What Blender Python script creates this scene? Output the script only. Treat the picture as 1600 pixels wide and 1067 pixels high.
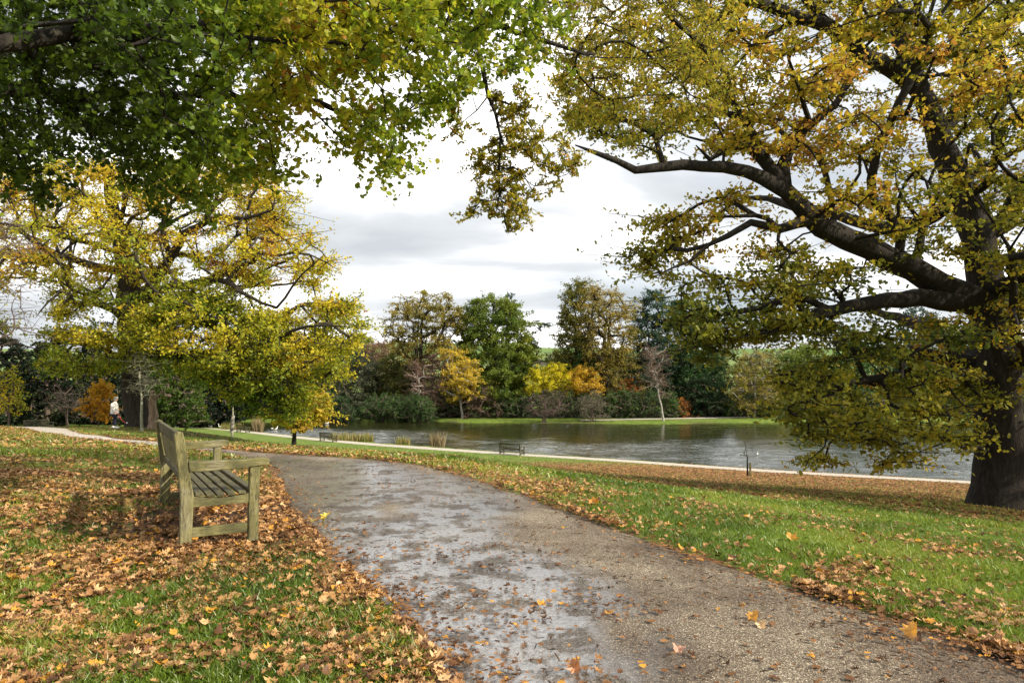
import bpy, bmesh, math, random
import numpy as np
from mathutils import Vector, Matrix
for o in list(bpy.data.objects): bpy.data.objects.remove(o)
SC = bpy.context.scene
COL = SC.collection
rng = np.random.default_rng(7)
random.seed(7)
# ------------------------------------------------------------------ camera
F, CU, CV, YH, HC = 1067.0, 800.0, 533.5, 600.0, 1.4
PITCH = math.atan((YH-CV)/F)
cd = bpy.data.cameras.new("camera"); cam = bpy.data.objects.new("camera", cd); COL.objects.link(cam)
cd.sensor_width = 36; cd.lens = 36*F/1600; cd.clip_end = 6000; cd.clip_start = 0.05
cam.location = (0, 0, HC); cam.rotation_euler = (math.pi/2+PITCH, 0, 0)
SC.camera = cam
# ------------------------------------------------------------------ sky, sun, exposure
SUN_EL, SUN_AZ = math.radians(33), math.radians(112)      # azimuth clockwise from +Y (view direction): from the right, a little behind
wd = bpy.data.worlds.new("World"); SC.world = wd; wd.use_nodes = True
nt = wd.node_tree; nt.nodes.clear()
def N(nt, t, **k):
    n = nt.nodes.new(t)
    for a, b in k.items():
        if a.startswith('i_'):
            n.inputs[a[2:].replace('_', ' ')].default_value = b
        else: setattr(n, a, b)
    return n
def ramp(nt, stops, interp='LINEAR'):
    r = nt.nodes.new('ShaderNodeValToRGB'); r.color_ramp.interpolation = interp
    e = r.color_ramp.elements
    while len(e) < len(stops): e.new(0.5)
    for q, (p, c) in zip(e, stops):
        q.position = p; q.color = (*c, 1) if len(c) == 3 else c
    return r
L = nt.links.new
sky = N(nt, 'ShaderNodeTexSky', sky_type='NISHITA', sun_disc=False, sun_elevation=SUN_EL, sun_rotation=SUN_AZ)
tc = N(nt, 'ShaderNodeTexCoord'); sep = N(nt, 'ShaderNodeSeparateXYZ'); L(tc.outputs['Generated'], sep.inputs[0])
addz = N(nt, 'ShaderNodeMath', operation='ADD'); addz.inputs[1].default_value = 0.22; L(sep.outputs[2], addz.inputs[0])
dx = N(nt, 'ShaderNodeMath', operation='DIVIDE'); L(sep.outputs[0], dx.inputs[0]); L(addz.outputs[0], dx.inputs[1])
dy = N(nt, 'ShaderNodeMath', operation='DIVIDE'); L(sep.outputs[1], dy.inputs[0]); L(addz.outputs[0], dy.inputs[1])
cmb = N(nt, 'ShaderNodeCombineXYZ'); L(dx.outputs[0], cmb.inputs[0]); L(dy.outputs[0], cmb.inputs[1])
mp = N(nt, 'ShaderNodeMapping'); mp.inputs['Scale'].default_value = (0.8, 1.35, 1); mp.inputs['Location'].default_value = (3.1, 1.7, 0); L(cmb.outputs[0], mp.inputs[0])
n1 = N(nt, 'ShaderNodeTexNoise', i_Scale=1.15, i_Detail=7.0, i_Roughness=0.5, i_Distortion=0.25); L(mp.outputs[0], n1.inputs[0])
n2 = N(nt, 'ShaderNodeTexNoise', i_Scale=0.62, i_Detail=4.0, i_Roughness=0.5); L(mp.outputs[0], n2.inputs[0])
cc = ramp(nt, [(0.34, (5.6, 5.95, 6.3)), (0.45, (7.1, 7.4, 7.7)), (0.52, (9.6, 9.8, 10.0)), (0.62, (17.0, 16.8, 16.4))]); L(n1.outputs[0], cc.inputs[0])
cov = ramp(nt, [(0.30, (0.55,)*3), (0.46, (1, 1, 1))]); L(n2.outputs[0], cov.inputs[0])
mx = N(nt, 'ShaderNodeMix', data_type='RGBA'); L(cov.outputs[0], mx.inputs[0]); L(sky.outputs[0], mx.inputs[6]); L(cc.outputs[0], mx.inputs[7])
bg = N(nt, 'ShaderNodeBackground', i_Strength=0.085); L(mx.outputs[2], bg.inputs[0])
wo = N(nt, 'ShaderNodeOutputWorld'); L(bg.outputs[0], wo.inputs[0])
sl = bpy.data.lights.new("sun", 'SUN'); sun = bpy.data.objects.new("sun", sl); COL.objects.link(sun)
sl.energy = 5.0; sl.angle = math.radians(0.8); sl.color = (1.0, 0.90, 0.72)
sdir = Vector((math.sin(SUN_AZ)*math.cos(SUN_EL), math.cos(SUN_AZ)*math.cos(SUN_EL), math.sin(SUN_EL)))
sun.rotation_euler = sdir.to_track_quat('Z', 'Y').to_euler(); sun.location = (30, -10, 40)
SC.view_settings.view_transform = 'Standard'; SC.view_settings.look = 'None'
SC.view_settings.exposure = 0.5; SC.view_settings.gamma = 1.0; SC.view_settings.use_curve_mapping = False
SC.render.engine = 'CYCLES'
SC.cycles.max_bounces = 6; SC.cycles.diffuse_bounces = 3; SC.cycles.transmission_bounces = 3; SC.cycles.glossy_bounces = 3

# ------------------------------------------------------------------ projection helpers
cP, sP = math.cos(PITCH), math.sin(PITCH)
def PX(u, v, Y):
    """world point at forward distance Y seen at photo position (u, v); arrays welcome"""
    a = (np.asarray(u, float)-CU)/F; b = -(np.asarray(v, float)-CV)/F
    dyv = cP - b*sP; dz = sP + b*cP
    t = np.asarray(Y, float)/dyv
    return np.stack(np.broadcast_arrays(a*t, dyv*t, HC+dz*t), -1)
def WD(u, v, drop):
    """world point lying `drop` metres below the camera"""
    a = (u-CU)/F; b = -(v-CV)/F
    dyv = cP - b*sP; dz = sP + b*cP
    t = -drop/dz
    return np.array([a*t, dyv*t, HC-drop])
def lattice_noise(x, y, seed=0):
    r = np.random.default_rng(seed).random((64, 64))
    xi = np.floor(x).astype(int); yi = np.floor(y).astype(int)
    fx = x-xi; fy = y-yi; fx = fx*fx*(3-2*fx); fy = fy*fy*(3-2*fy)
    g = lambda i, j: r[i % 64, j % 64]
    return (g(xi, yi)*(1-fx)+g(xi+1, yi)*fx)*(1-fy)+(g(xi, yi+1)*(1-fx)+g(xi+1, yi+1)*fx)*fy
def fbm(x, y, sc, seed=0, oct=3):
    s = 0; a = 1; t = 0
    for k in range(oct):
        s = s+a*lattice_noise(x/sc*2**k+17.3*k, y/sc*2**k-9.1*k, seed+k); t += a; a *= 0.5
    return s/t
def sstep(a, b, x):
    t = np.clip((x-a)/(b-a), 0, 1); return t*t*(3-2*t)

# ------------------------------------------------------------------ terrain height
WATER = HC-5.6
LP = [WD(1900, 790, 5.0), WD(1700, 768, 5.05), WD(1500, 753.5, 5.1), WD(1330, 744, 5.1), WD(1168, 734.5, 5.1), WD(1000, 722.5, 5.1), WD(900, 716, 5.1), WD(800, 710, 5.1),
      WD(650, 699.5, 5.2), WD(513, 688.5, 5.33), WD(380, 674.5, 5.4), WD(270, 667.5, 5.42), WD(160, 662, 5.4)]
LP = np.array(LP)
ctrl = [(0,0,0),(3,0,0),(-4,0,.15),(-10,0,.45),(8,0,-.8),(15,0,-1.9),(0,-15,.3),(-20,-10,1.),(15,-15,-1.2),(-35,-5,1.2),(35,5,-4.),
 (2.5,3.5,0),(1.4,6,0),(.5,8.4,0),(-.5,10.8,0),(-1.9,13.2,0),(-3.2,13.5,0.0),(-5,13,0.02),(-7.2,15,0),(-9,18.5,-.15),(-14,25,-.5),(-21,33.5,-.9),(-24,40,-1.15),(-30,44,-1.45),(-42,55,-2.15),
 (-1.2,5.3,.02),(-3.3,9.3,.02),(-2.6,5.7,.05),(-4,5,.1),(-5,8,.13),(-8,10,.25),(-12,14,.12),(-15,19,-.15),(-20,24,-.35),(-20,12,.45),(-32,25,-.1),(-3.6,7.6,.08),
 (-22,41,-1.2),(-10,38,-2.4),(-6,25,-1.2),
 (6,8,-.55),(3,10,-.35),(2,14,-.6),(8,16,-1.35),(0,20,-1.0),(0,30,-2.3),(8,27,-2.5),(20,12,-2.9),(12,12,-1.5),(15,30,-3.1),(24,24,-3.1),(-15,50,-3.3),(-30,60,-3.2),(-40,75,-3.3),(-52,62,-2.6),(-70,62,-2.6),(-60,90,-2.5),
 tuple(PX(1565,795,20))]
ctrl += [tuple(p) for p in LP]
for x in (-90,-45,-10,20,50,90): ctrl += [(x,112,-3.6),(x,150,-2.2)]
ctrl = np.array(ctrl, float)
def _k(r2): return 0.5*r2*np.log(r2+1e-9)
_c = ctrl[:, :2]; _n = len(_c)
_A = np.zeros((_n+3, _n+3)); _d2 = ((_c[:, None]-_c[None])**2).sum(-1)
_A[:_n, :_n] = _k(_d2)+np.eye(_n)*0.6; _A[:_n, _n] = 1; _A[:_n, _n+1:] = _c; _A[_n, :_n] = 1; _A[_n+1:, :_n] = _c.T
_w = np.linalg.solve(_A, np.concatenate([ctrl[:, 2], np.zeros(3)]))
def tps(x, y):
    x = np.asarray(x, float); y = np.asarray(y, float); sh = x.shape; x = x.ravel(); y = y.ravel(); out = np.zeros(len(x))
    for i in range(0, len(x), 20000):
        xx, yy = x[i:i+20000], y[i:i+20000]
        d2 = (xx[:, None]-_c[None, :, 0])**2+(yy[:, None]-_c[None, :, 1])**2
        out[i:i+20000] = _k(d2)@_w[:_n]+_w[_n]+_w[_n+1]*xx+_w[_n+2]*yy
    return out.reshape(sh)
# lake outline
near = [p[:2]+np.array([0.32, 0.95])*(2.6 if i < 8 else 3.2) for i, p in enumerate(LP[:11])]
far = [WD(u, v, 5.6)[:2] for u, v in [(384, 672), (392, 664), (430, 661), (480, 660.5), (545, 658), (600, 657), (672, 657.5), (700, 660), (800, 661.5), (900, 662), (1040, 662.5), (1190, 661), (1400, 661), (1700, 662), (2400, 663)]]
LAKE = np.array([(95, 25)]+near+far+[(170, 95), (170, 25)])
def poly_sd(x, y, P):
    """signed distance to polygon (negative inside)"""
    x = np.asarray(x, float); y = np.asarray(y, float); d = np.full(x.shape, 1e9); ins = np.zeros(x.shape, bool)
    for (x1, y1), (x2, y2) in zip(P, np.roll(P, -1, 0)):
        ex, ey = x2-x1, y2-y1; t = np.clip(((x-x1)*ex+(y-y1)*ey)/(ex*ex+ey*ey+1e-12), 0, 1)
        d = np.minimum(d, np.hypot(x-x1-t*ex, y-y1-t*ey))
        c = ((y1 > y) != (y2 > y)) & (x < (x2-x1)*(y-y1)/(y2-y1+1e-12)+x1); ins ^= c
    return np.where(ins, -d, d)
def line_d(x, y, P):
    x = np.asarray(x, float); d = np.full(x.shape, 1e9)
    for (x1, y1), (x2, y2) in zip(P[:-1], P[1:]):
        ex, ey = x2-x1, y2-y1; t = np.clip(((x-x1)*ex+(y-y1)*ey)/(ex*ex+ey*ey), 0, 1)
        d = np.minimum(d, np.hypot(x-x1-t*ex, y-y1-t*ey))
    return d
def H(x, y):
    x = np.asarray(x, float); y = np.asarray(y, float)
    xc = np.clip(x, -90, 90); yc = np.clip(y, -25, 150)
    z = tps(xc, yc)
    farz = -3.0+(np.clip(y-150, 0, 330)/330)**1.15*29*(0.75+0.45*fbm(x+900, y*0.3, 160, 5, 2))
    farz = farz + np.clip(y-480, 0, 900)*0.01
    w = sstep(105, 150, y); z = z*(1-w)+farz*w
    sd = poly_sd(x, y, LAKE)
    k = sstep(1.0, -1.2, sd)
    return z*(1-k)+np.minimum(z, WATER-0.7)*k
# main path edges (world)
PL = np.array([(7.0,-12),(4.2,-5),(2.2,-1.2),(.85,1),(-.05,2.6),(-.40,3.56),(-.68,4.15),(-1.22,5.1),(-1.62,5.9),(-2.35,7.3),(-3.1,9.3),(-3.9,11.2),(-5.2,12.9),(-6.4,13.9),(-7.9,15.0),(-9.6,16.6),(-12.3,19.6),(-16.8,25.2),(-23.2,33),(-31.5,41),(-42,49)])
PR = np.array([(11,-12),(7.2,-5),(5.1,-1.2),(3.85,1),(3.0,2.6),(2.52,3.56),(2.2,4.2),(1.68,5.2),(1.25,6.0),(.62,7.5),(-.3,9.5),(-1.5,11.5),(-3.4,12.95),(-4.9,14.0),(-6.5,15.2),(-8.2,16.6),(-10.8,19.7),(-14.7,24.6),(-21.2,33.2),(-29.5,43.2),(-40,51.5)])
PMAIN = np.concatenate([PL, PR[::-1]])
def rayground(u, v):
    lo, hi = 1.0, 160.0
    ys = np.geomspace(1.5, 160, 400); p = PX(u, v, ys); h = p[:, 2]-H(p[:, 0], p[:, 1])
    i = np.argmax(h < 0)
    if i == 0: return p[-1]
    a, b = ys[i-1], ys[i]
    for _ in range(12):
        m = (a+b)/2; q = PX(u, v, m)
        if q[2]-float(H(q[0], q[1])) > 0: a = m
        else: b = m
    return PX(u, v, a)

# ------------------------------------------------------------------ object helpers
def link(o, parent=None):
    COL.objects.link(o)
    if parent is not None: o.parent = parent
    return o
def tag(o, label=None, cat=None, group=None, kind=None):
    if label: o['label'] = label
    if cat: o['category'] = cat
    if group: o['group'] = group
    if kind: o['kind'] = kind
    return o
def empty(name, loc, label=None, cat=None, group=None, rz=0.0):
    o = bpy.data.objects.new(name, None); o.empty_display_size = 0.2; link(o)
    o.location = loc; o.rotation_euler = (0, 0, rz); return tag(o, label, cat, group)
def np_mesh(name, V, faces_flat, loop_tot, mat, col=None, parent=None, smooth=False):
    me = bpy.data.meshes.new(name); V = np.asarray(V, np.float32)
    me.vertices.add(len(V)); me.vertices.foreach_set('co', V.ravel())
    fl = np.asarray(faces_flat, np.int32).ravel(); me.loops.add(len(fl)); me.loops.foreach_set('vertex_index', fl)
    lt = np.asarray(loop_tot, np.int32); me.polygons.add(len(lt))
    ls = np.concatenate([[0], np.cumsum(lt)[:-1]]).astype(np.int32)
    me.polygons.foreach_set('loop_start', ls); me.polygons.foreach_set('loop_total', lt)
    if smooth: me.polygons.foreach_set('use_smooth', np.ones(len(lt), bool))
    if col is not None:
        a = me.color_attributes.new('Col', 'FLOAT_COLOR', 'POINT')
        c = np.ones((len(V), 4), np.float32); c[:, :3] = np.asarray(col)[:, :3]; a.data.foreach_set('color', c.ravel())
    me.update(calc_edges=True); me.validate()
    if mat: me.materials.append(mat)
    o = bpy.data.objects.new(name, me); link(o, parent); return o
def bm_obj(name, bm, mat, parent=None, smooth=False):
    me = bpy.data.meshes.new(name); bm.to_mesh(me); bm.free()
    if smooth:
        for p in me.polygons: p.use_smooth = True
    me.materials.append(mat); o = bpy.data.objects.new(name, me); return link(o, parent)
def copy_tree(o, parent=None):
    c = o.copy(); COL.objects.link(c); c.parent = parent
    for ch in [q for q in bpy.data.objects if q.parent == o]: copy_tree(ch, c)
    return c

# ------------------------------------------------------------------ materials
def newmat(name):
    m = bpy.data.materials.new(name); m.use_nodes = True; m.node_tree.nodes.clear()
    return m, m.node_tree, m.node_tree.links.new
def leafmat(name, trans=0.5, gloss=0.02, rough=0.55):
    m, t, l = newmat(name)
    a = N(t, 'ShaderNodeAttribute', attribute_name='Col')
    g = N(t, 'ShaderNodeTexNoise', i_Scale=35.0, i_Detail=2.0); tcn = N(t, 'ShaderNodeTexCoord'); l(tcn.outputs['Object'], g.inputs[0])
    r = ramp(t, [(0.3, (0.75,)*3), (0.7, (1.2,)*3)]); l(g.outputs[0], r.inputs[0])
    mu = N(t, 'ShaderNodeMix', data_type='RGBA', blend_type='MULTIPLY'); mu.inputs[0].default_value = 1.0
    l(a.outputs[0], mu.inputs[6]); l(r.outputs[0], mu.inputs[7])
    d = N(t, 'ShaderNodeBsdfDiffuse'); tr = N(t, 'ShaderNodeBsdfTranslucent'); gl = N(t, 'ShaderNodeBsdfGlossy', i_Roughness=rough)
    gl.inputs['Color'].default_value = (0.8, 0.8, 0.8, 1)
    l(mu.outputs[2], d.inputs[0]); l(mu.outputs[2], tr.inputs[0])
    x = N(t, 'ShaderNodeMixShader'); x.inputs[0].default_value = trans; l(d.outputs[0], x.inputs[1]); l(tr.outputs[0], x.inputs[2])
    y = N(t, 'ShaderNodeMixShader'); y.inputs[0].default_value = gloss; l(x.outputs[0], y.inputs[1]); l(gl.outputs[0], y.inputs[2])
    o = N(t, 'ShaderNodeOutputMaterial'); l(y.outputs[0], o.inputs[0]); return m
def noisemat(name, stops, scale=5.0, stretch=(1, 1, 1), rough=0.85, bump=0.3, detail=8.0, bscale=None, spec=0.3):
    m, t, l = newmat(name)
    tcn = N(t, 'ShaderNodeTexCoord'); mp = N(t, 'ShaderNodeMapping'); mp.inputs['Scale'].default_value = stretch; l(tcn.outputs['Object'], mp.inputs[0])
    n = N(t, 'ShaderNodeTexNoise', i_Scale=scale, i_Detail=detail, i_Roughness=0.62); l(mp.outputs[0], n.inputs[0])
    r = ramp(t, stops); l(n.outputs[0], r.inputs[0])
    n2 = N(t, 'ShaderNodeTexNoise', i_Scale=bscale or scale*3, i_Detail=6.0); l(mp.outputs[0], n2.inputs[0])
    b = N(t, 'ShaderNodeBump', i_Strength=bump, i_Distance=0.05); l(n2.outputs[0], b.inputs['Height'])
    p = N(t, 'ShaderNodeBsdfPrincipled', i_Roughness=rough); p.inputs['Specular IOR Level'].default_value = spec
    l(r.outputs[0], p.inputs['Base Color']); l(b.outputs[0], p.inputs['Normal'])
    o = N(t, 'ShaderNodeOutputMaterial'); l(p.outputs[0], o.inputs[0]); return m
M_leaf = leafmat('leaf_foliage'); M_leaf_near = leafmat('leaf_foliage_near', 0.55, 0.025, 0.45)
M_litter = leafmat('leaf_litter', 0.15, 0.03, 0.5); M_grass = leafmat('grass_blades', 0.35, 0.05, 0.4)
M_bark = noisemat('bark_dark', [(0.3, (0.010, 0.008, 0.007)), (0.55, (0.026, 0.021, 0.017)), (0.75, (0.055, 0.05, 0.035))], 3.0, (4, 4, 0.8), 0.95, 0.9)
M_barkL = noisemat('bark_oak_left', [(0.3, (0.018, 0.014, 0.010)), (0.55, (0.045, 0.037, 0.028)), (0.75, (0.085, 0.07, 0.05))], 2.5, (4, 4, 0.8), 0.95, 0.9)
M_twig = noisemat('bark_twig', [(0.3, (0.07, 0.05, 0.04)), (0.7, (0.15, 0.11, 0.09))], 6.0, rough=0.95)
M_birch = noisemat('bark_birch', [(0.35, (0.10, 0.09, 0.075)), (0.5, (0.33, 0.31, 0.27)), (0.7, (0.46, 0.43, 0.38))], 2.0, (1, 1, 6), 0.8, 0.2)
M_palebark = noisemat('bark_pale', [(0.35, (0.16, 0.16, 0.11)), (0.6, (0.33, 0.33, 0.24))], 6.0, (1, 1, 3), 0.85, 0.3)

# ------------------------------------------------------------------ leaf templates
def fan(pts, z=None):
    pts = np.array(pts, float); k = len(pts)
    V = np.zeros((k+1, 3)); V[1:, :2] = pts
    if z is not None: V[1:, 2] = z
    Fc = [(0, i+1, (i+1) % k+1) for i in range(k)]
    return V, np.array(Fc)
def mirror(half):
    return half+[(-x, y) for x, y in half[::-1] if abs(x) > 1e-6]
MAPLE = fan(mirror([(0, -.44), (.15, -.31), (.33, -.36), (.31, -.17), (.50, -.07), (.37, 0.06), (.45, .29), (.25, .26), (.17, .40), (0, .56)]))
MAPLE[0][1:, 2] = [0.02, .0, .10, .03, .15, .0, .12, .02, .0, .10, .0, .02, .1, .0, .13, .03, .10, .0][:len(MAPLE[0])-1]
OAK = fan(mirror([(0, -.55), (.12, -.25), (.22, -.1), (.14, .02), (.27, .18), (.16, .3), (0, .5)]))
OAK[0][1:, 2] = 0.05*np.abs(OAK[0][1:, 0])*4
LOB = fan([(0, -.5), (.36, -.22), (.22, .05), (.42, .3), (.08, .5), (-.34, .32), (-.2, 0), (-.38, -.25)])
QUAD = (np.array([(0, -.5, 0), (.30, 0, .06), (0, .5, 0), (-.30, 0, .06)]), np.array([(0, 1, 2, 3)]))
CLUMP = fan([(.05, -.5), (.45, -.35), (.2, -.05), (.55, .2), (.12, .25), (0, .55), (-.2, .2), (-.5, .3), (-.25, -.05), (-.5, -.35)])
def leaves(name, pos, size, col, tmpl, mat, parent=None, up=0.5, r=None, normal=None, curl=1.0):
    r = r or rng; n = len(pos); T, Fc = tmpl; k = len(T)
    nv = r.normal(size=(n, 3)) if normal is None else normal
    if normal is None: nv[:, 2] = np.abs(nv[:, 2])*0.6+up
    nv /= np.linalg.norm(nv, axis=1)[:, None]+1e-9
    a = r.normal(size=(n, 3)); t = np.cross(nv, a); t /= np.linalg.norm(t, axis=1)[:, None]+1e-9; b = np.cross(nv, t)
    s = np.asarray(size).reshape(-1, 1, 1)
    zf = (r.random(n)*2.4-0.7)[:, None, None]*curl; asp = r.uniform(.62, 1.05, n)[:, None, None]; fold = r.normal(size=n)[:, None, None]*.28*curl
    zz = T[None, :, 2:3]*zf+fold*(T[None, :, 0:1]**2-T[None, :, 1:2]**2*.6+T[None, :, 0:1]*T[None, :, 1:2]*.8)
    V = pos[:, None, :]+s*(T[None, :, 0:1]*asp*t[:, None]+T[None, :, 1:2]*b[:, None]+zz*nv[:, None])
    idx = (Fc[None]+(np.arange(n)*k)[:, None, None])
    return np_mesh(name, V.reshape(-1, 3), idx, np.full(n*len(Fc), Fc.shape[1]), mat, np.repeat(col, k, 0), parent)
def palette(t, stops):
    t = np.clip(np.asarray(t), 0, 1); p = np.array([s[0] for s in stops]); c = np.array([s[1] for s in stops])
    return np.stack([np.interp(t, p, c[:, i]) for i in range(3)], -1)

# ------------------------------------------------------------------ tree engine
class Skel:
    def __init__(s): s.p = []; s.par = []; s.len = []; s.fix = []; s.dir = []
    def add(s, p, par, r=0.0):
        p = np.asarray(p, float); s.p.append(p); s.par.append(par); s.fix.append(r)
        if par < 0: s.len.append(0.0); s.dir.append(np.array([0, 0, 1.0]))
        else:
            d = p-s.p[par]; L_ = np.linalg.norm(d)+1e-9; s.len.append(s.len[par]+L_); s.dir.append(d/L_)
        return len(s.p)-1
    def line(s, pts, radii, start=-1, seg=0.5, wob=0.0, r=None):
        """polyline of control points through a Catmull-Rom, returns last index"""
        r = r or rng; pts = [np.asarray(q, float) for q in pts]
        i0 = start
        if start >= 0: pts = [s.p[start]]+pts; radii = [radii[0]]+list(radii)
        else: i0 = s.add(pts[0], -1, radii[0])
        P = [2*pts[0]-pts[1]]+pts+[2*pts[-1]-pts[-2]]
        for k in range(1, len(pts)):
            a, b, c, d = P[k-1], P[k], P[k+1], P[k+2]; n = max(1, int(np.linalg.norm(c-b)/seg))
            for j in range(1, n+1):
                t = j/n
                q = 0.5*((2*b)+(-a+c)*t+(2*a-5*b+4*c-d)*t*t+(-a+3*b-3*c+d)*t**3)
                q = q+r.normal(size=3)*wob
                i0 = s.add(q, i0, radii[k-1]*(1-t)+radii[k]*t)
        return i0
    def nearest(s, p): return int(np.argmin(((np.array(s.p)-p)**2).sum(1)))
    def grow(s, C, seg=0.5, alpha=0.35, wob=0.08, sag=0.0, minlen=0.0, r=None):
        r = r or rng; root = np.array(s.p)
        order = np.argsort(np.sqrt(((C[:, None]-root[None])**2).sum(-1)).min(1)); tips = np.zeros(len(C), int)
        cap = len(s.p)+len(C)*30; P = np.zeros((cap, 3)); Ln = np.zeros(cap); n = len(s.p); P[:n] = root; Ln[:n] = s.len; ok = Ln >= minlen
        for ci in order:
            c = C[ci]; d = np.sqrt(((P[:n]-c)**2).sum(1)); cost = d+alpha*Ln[:n]
            if minlen > 0: cost = cost+np.where(Ln[:n] < minlen, 1e3, 0)
            j = int(np.argmin(cost)); p0 = P[j]; dist = d[j]; m = max(2, int(dist/seg))
            d0 = s.dir[j]; to = (c-p0)/(dist+1e-9); mid = (p0+c)/2+(d0-to*np.dot(d0, to))*dist*0.22+np.array([0, 0, sag*dist])
            i0 = j
            for k in range(1, m+1):
                t = k/m; q = (1-t)**2*p0+2*t*(1-t)*mid+t*t*c
                if k < m: q = q+r.normal(size=3)*wob*min(1, dist)*0.6
                i0 = s.add(q, i0); P[n] = q; Ln[n] = s.len[i0]; n += 1
            tips[ci] = i0
        return tips
    def radii(s, tip=0.01, p=2.3):
        n = len(s.p); acc = np.zeros(n); R = np.zeros(n)
        for i in range(n-1, -1, -1):
            R[i] = max(acc[i]**(1/p) if acc[i] > 0 else tip, tip)
            if s.fix[i] > 0: R[i] = s.fix[i]
            if s.par[i] >= 0: acc[s.par[i]] += R[i]**p if s.fix[i] == 0 else 0
            # keep children thinner than the parent
        for i in range(n):
            if s.par[i] >= 0: R[i] = min(R[i], R[s.par[i]]*1.02)
        return R
    def mesh(s, name, mat, parent, tip=0.01, p=2.3, minr=0.0, maxr=99.0):
        R = s.radii(tip, p); n = len(s.p); kids = [[] for _ in range(n)]
        for i in range(n):
            if s.par[i] >= 0: kids[s.par[i]].append(i)
        P = np.array(s.p); V = []; Fq = []; off = 0; Ft = []
        starts = [(i, -1) for i in range(n) if s.par[i] < 0]
        while starts:
            i, pre = starts.pop(); ch = ([pre] if pre >= 0 else [])+[i]
            while kids[i]:
                ks = kids[i]; b = max(ks, key=lambda q: R[q]*(1.0+0.5*float(np.dot(s.dir[q], s.dir[i]))))
                starts += [(q, i) for q in ks if q != b]; ch.append(b); i = b
            pts = P[ch]; rr = R[ch].copy()
            if pre >= 0: rr[0] = min(rr[0], rr[1]*1.25)
            if rr.max() < minr or rr.max() >= maxr or len(pts) < 2: continue
            rr[-1] *= 0.5
            sides = 14 if rr[0] > .35 else 9 if rr[0] > .12 else 5 if rr[0] > .04 else 3
            tg = np.gradient(pts, axis=0); tg /= np.linalg.norm(tg, axis=1)[:, None]+1e-9
            u = np.cross(tg[0], [0.31, 0.9, 0.2]); u /= np.linalg.norm(u)
            ang = np.linspace(0, 2*np.pi, sides, endpoint=False)
            for k in range(len(pts)):
                u = u-tg[k]*np.dot(u, tg[k]); u /= np.linalg.norm(u)+1e-9; w = np.cross(tg[k], u)
                rad = rr[k]*np.ones(sides)
                if rr[k] > .12: rad = rad*(1+0.07*np.sin(3*ang+k*.35)+0.05*np.sin(5*ang+2+k*.2)+rng.normal(size=sides)*.025)
                V.append(pts[k]+rad[:, None]*(np.cos(ang)[:, None]*u+np.sin(ang)[:, None]*w))
            m = len(pts); a = np.arange(sides); a2 = (a+1) % sides
            for k in range(m-1):
                b0 = off+k*sides; b1 = b0+sides
                Fq.append(np.stack([b0+a, b0+a2, b1+a2, b1+a], -1))
            off += m*sides
        V = np.concatenate(V); Fq = np.concatenate(Fq)
        return np_mesh(name, V, Fq, np.full(len(Fq), 4), mat, None, parent, smooth=True)

def poly_mask_sd(u, v, P): return -poly_sd(u, v, np.array(P, float))    # positive inside
def region(P, n, Y, D, edge=90.0, r=None, jitter_y=None):
    """n 3-D cluster centres whose outline from the path is polygon P and whose depth swells to +-D"""
    r = r or rng; P = np.array(P, float); lo, hi = P.min(0), P.max(0); out = []
    while len(out) < n:
        u = r.uniform(lo[0], hi[0], 4*n); v = r.uniform(lo[1], hi[1], 4*n); sd = poly_mask_sd(u, v, P)
        k = sd > 0
        for a, b, s_ in zip(u[k], v[k], sd[k]):
            dd = D*math.sqrt(min(1, s_/edge)+.08)
            out.append(PX(a, b, Y+r.uniform(-dd, dd)))
            if len(out) >= n: break
    return np.array(out)
def spray(centres, per, spread, flat=0.55, r=None, sub=4):
    """leaf positions: each cluster holds a few twigs, leaves sit along them"""
    r = r or rng; n = len(centres)
    tips = centres[:, None]+r.normal(size=(n, sub, 3))*np.array([1, 1, flat])*spread
    k = r.integers(0, sub, (n, per)); t = r.uniform(0.15, 1.05, (n, per, 1))
    c = centres[:, None]; q = np.take_along_axis(tips, k[..., None], 1)
    pos = c*(1-t)+q*t+r.normal(size=(n, per, 3))*spread*0.16
    return pos.reshape(-1, 3), tips
def twigs(sk, tips_idx, tipends):
    for i, e in zip(tips_idx, tipends):
        for q in e: sk.add((sk.p[i]*.45+q*.55)+rng.normal(size=3)*.02, i); sk.add(q, len(sk.p)-1)
# ================================================================== SETTING
def graded(a, b, fine0, fine1, fine, grow=1.10, mx=40):
    c = list(np.arange(fine0, fine1+1e-6, fine)); s = fine
    while c[-1] < b: s = min(s*grow, mx); c.append(c[-1]+s)
    s = fine
    while c[0] > a: s = min(s*grow, mx); c.insert(0, c[0]-s)
    return np.array(c)
gx = graded(-1800, 1800, -9, 9, .16, 1.06, 90); gy = graded(-60, 3000, 1.5, 14, .16, 1.035, 90)
GX, GY = np.meshgrid(gx, gy); GZ = H(GX, GY)
sdp = poly_sd(GX, GY, PMAIN); dlp = line_d(GX, GY, LP[:, :2])
mn = (fbm(GX, GY, .7, 11, 3)-.5)*.09*sstep(0.05, 1.2, sdp)*sstep(60, 10, GY)
GZ2 = GZ+mn+0.03*sstep(0.0, .25, sdp)-0.015*sstep(.1, -.1, sdp)
ny, nx = GX.shape
V = np.stack([GX, GY, GZ2], -1).reshape(-1, 3); ii = np.arange(ny*nx).reshape(ny, nx)
Fq = np.stack([ii[:-1, :-1], ii[:-1, 1:], ii[1:, 1:], ii[1:, :-1]], -1).reshape(-1, 4)
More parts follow.
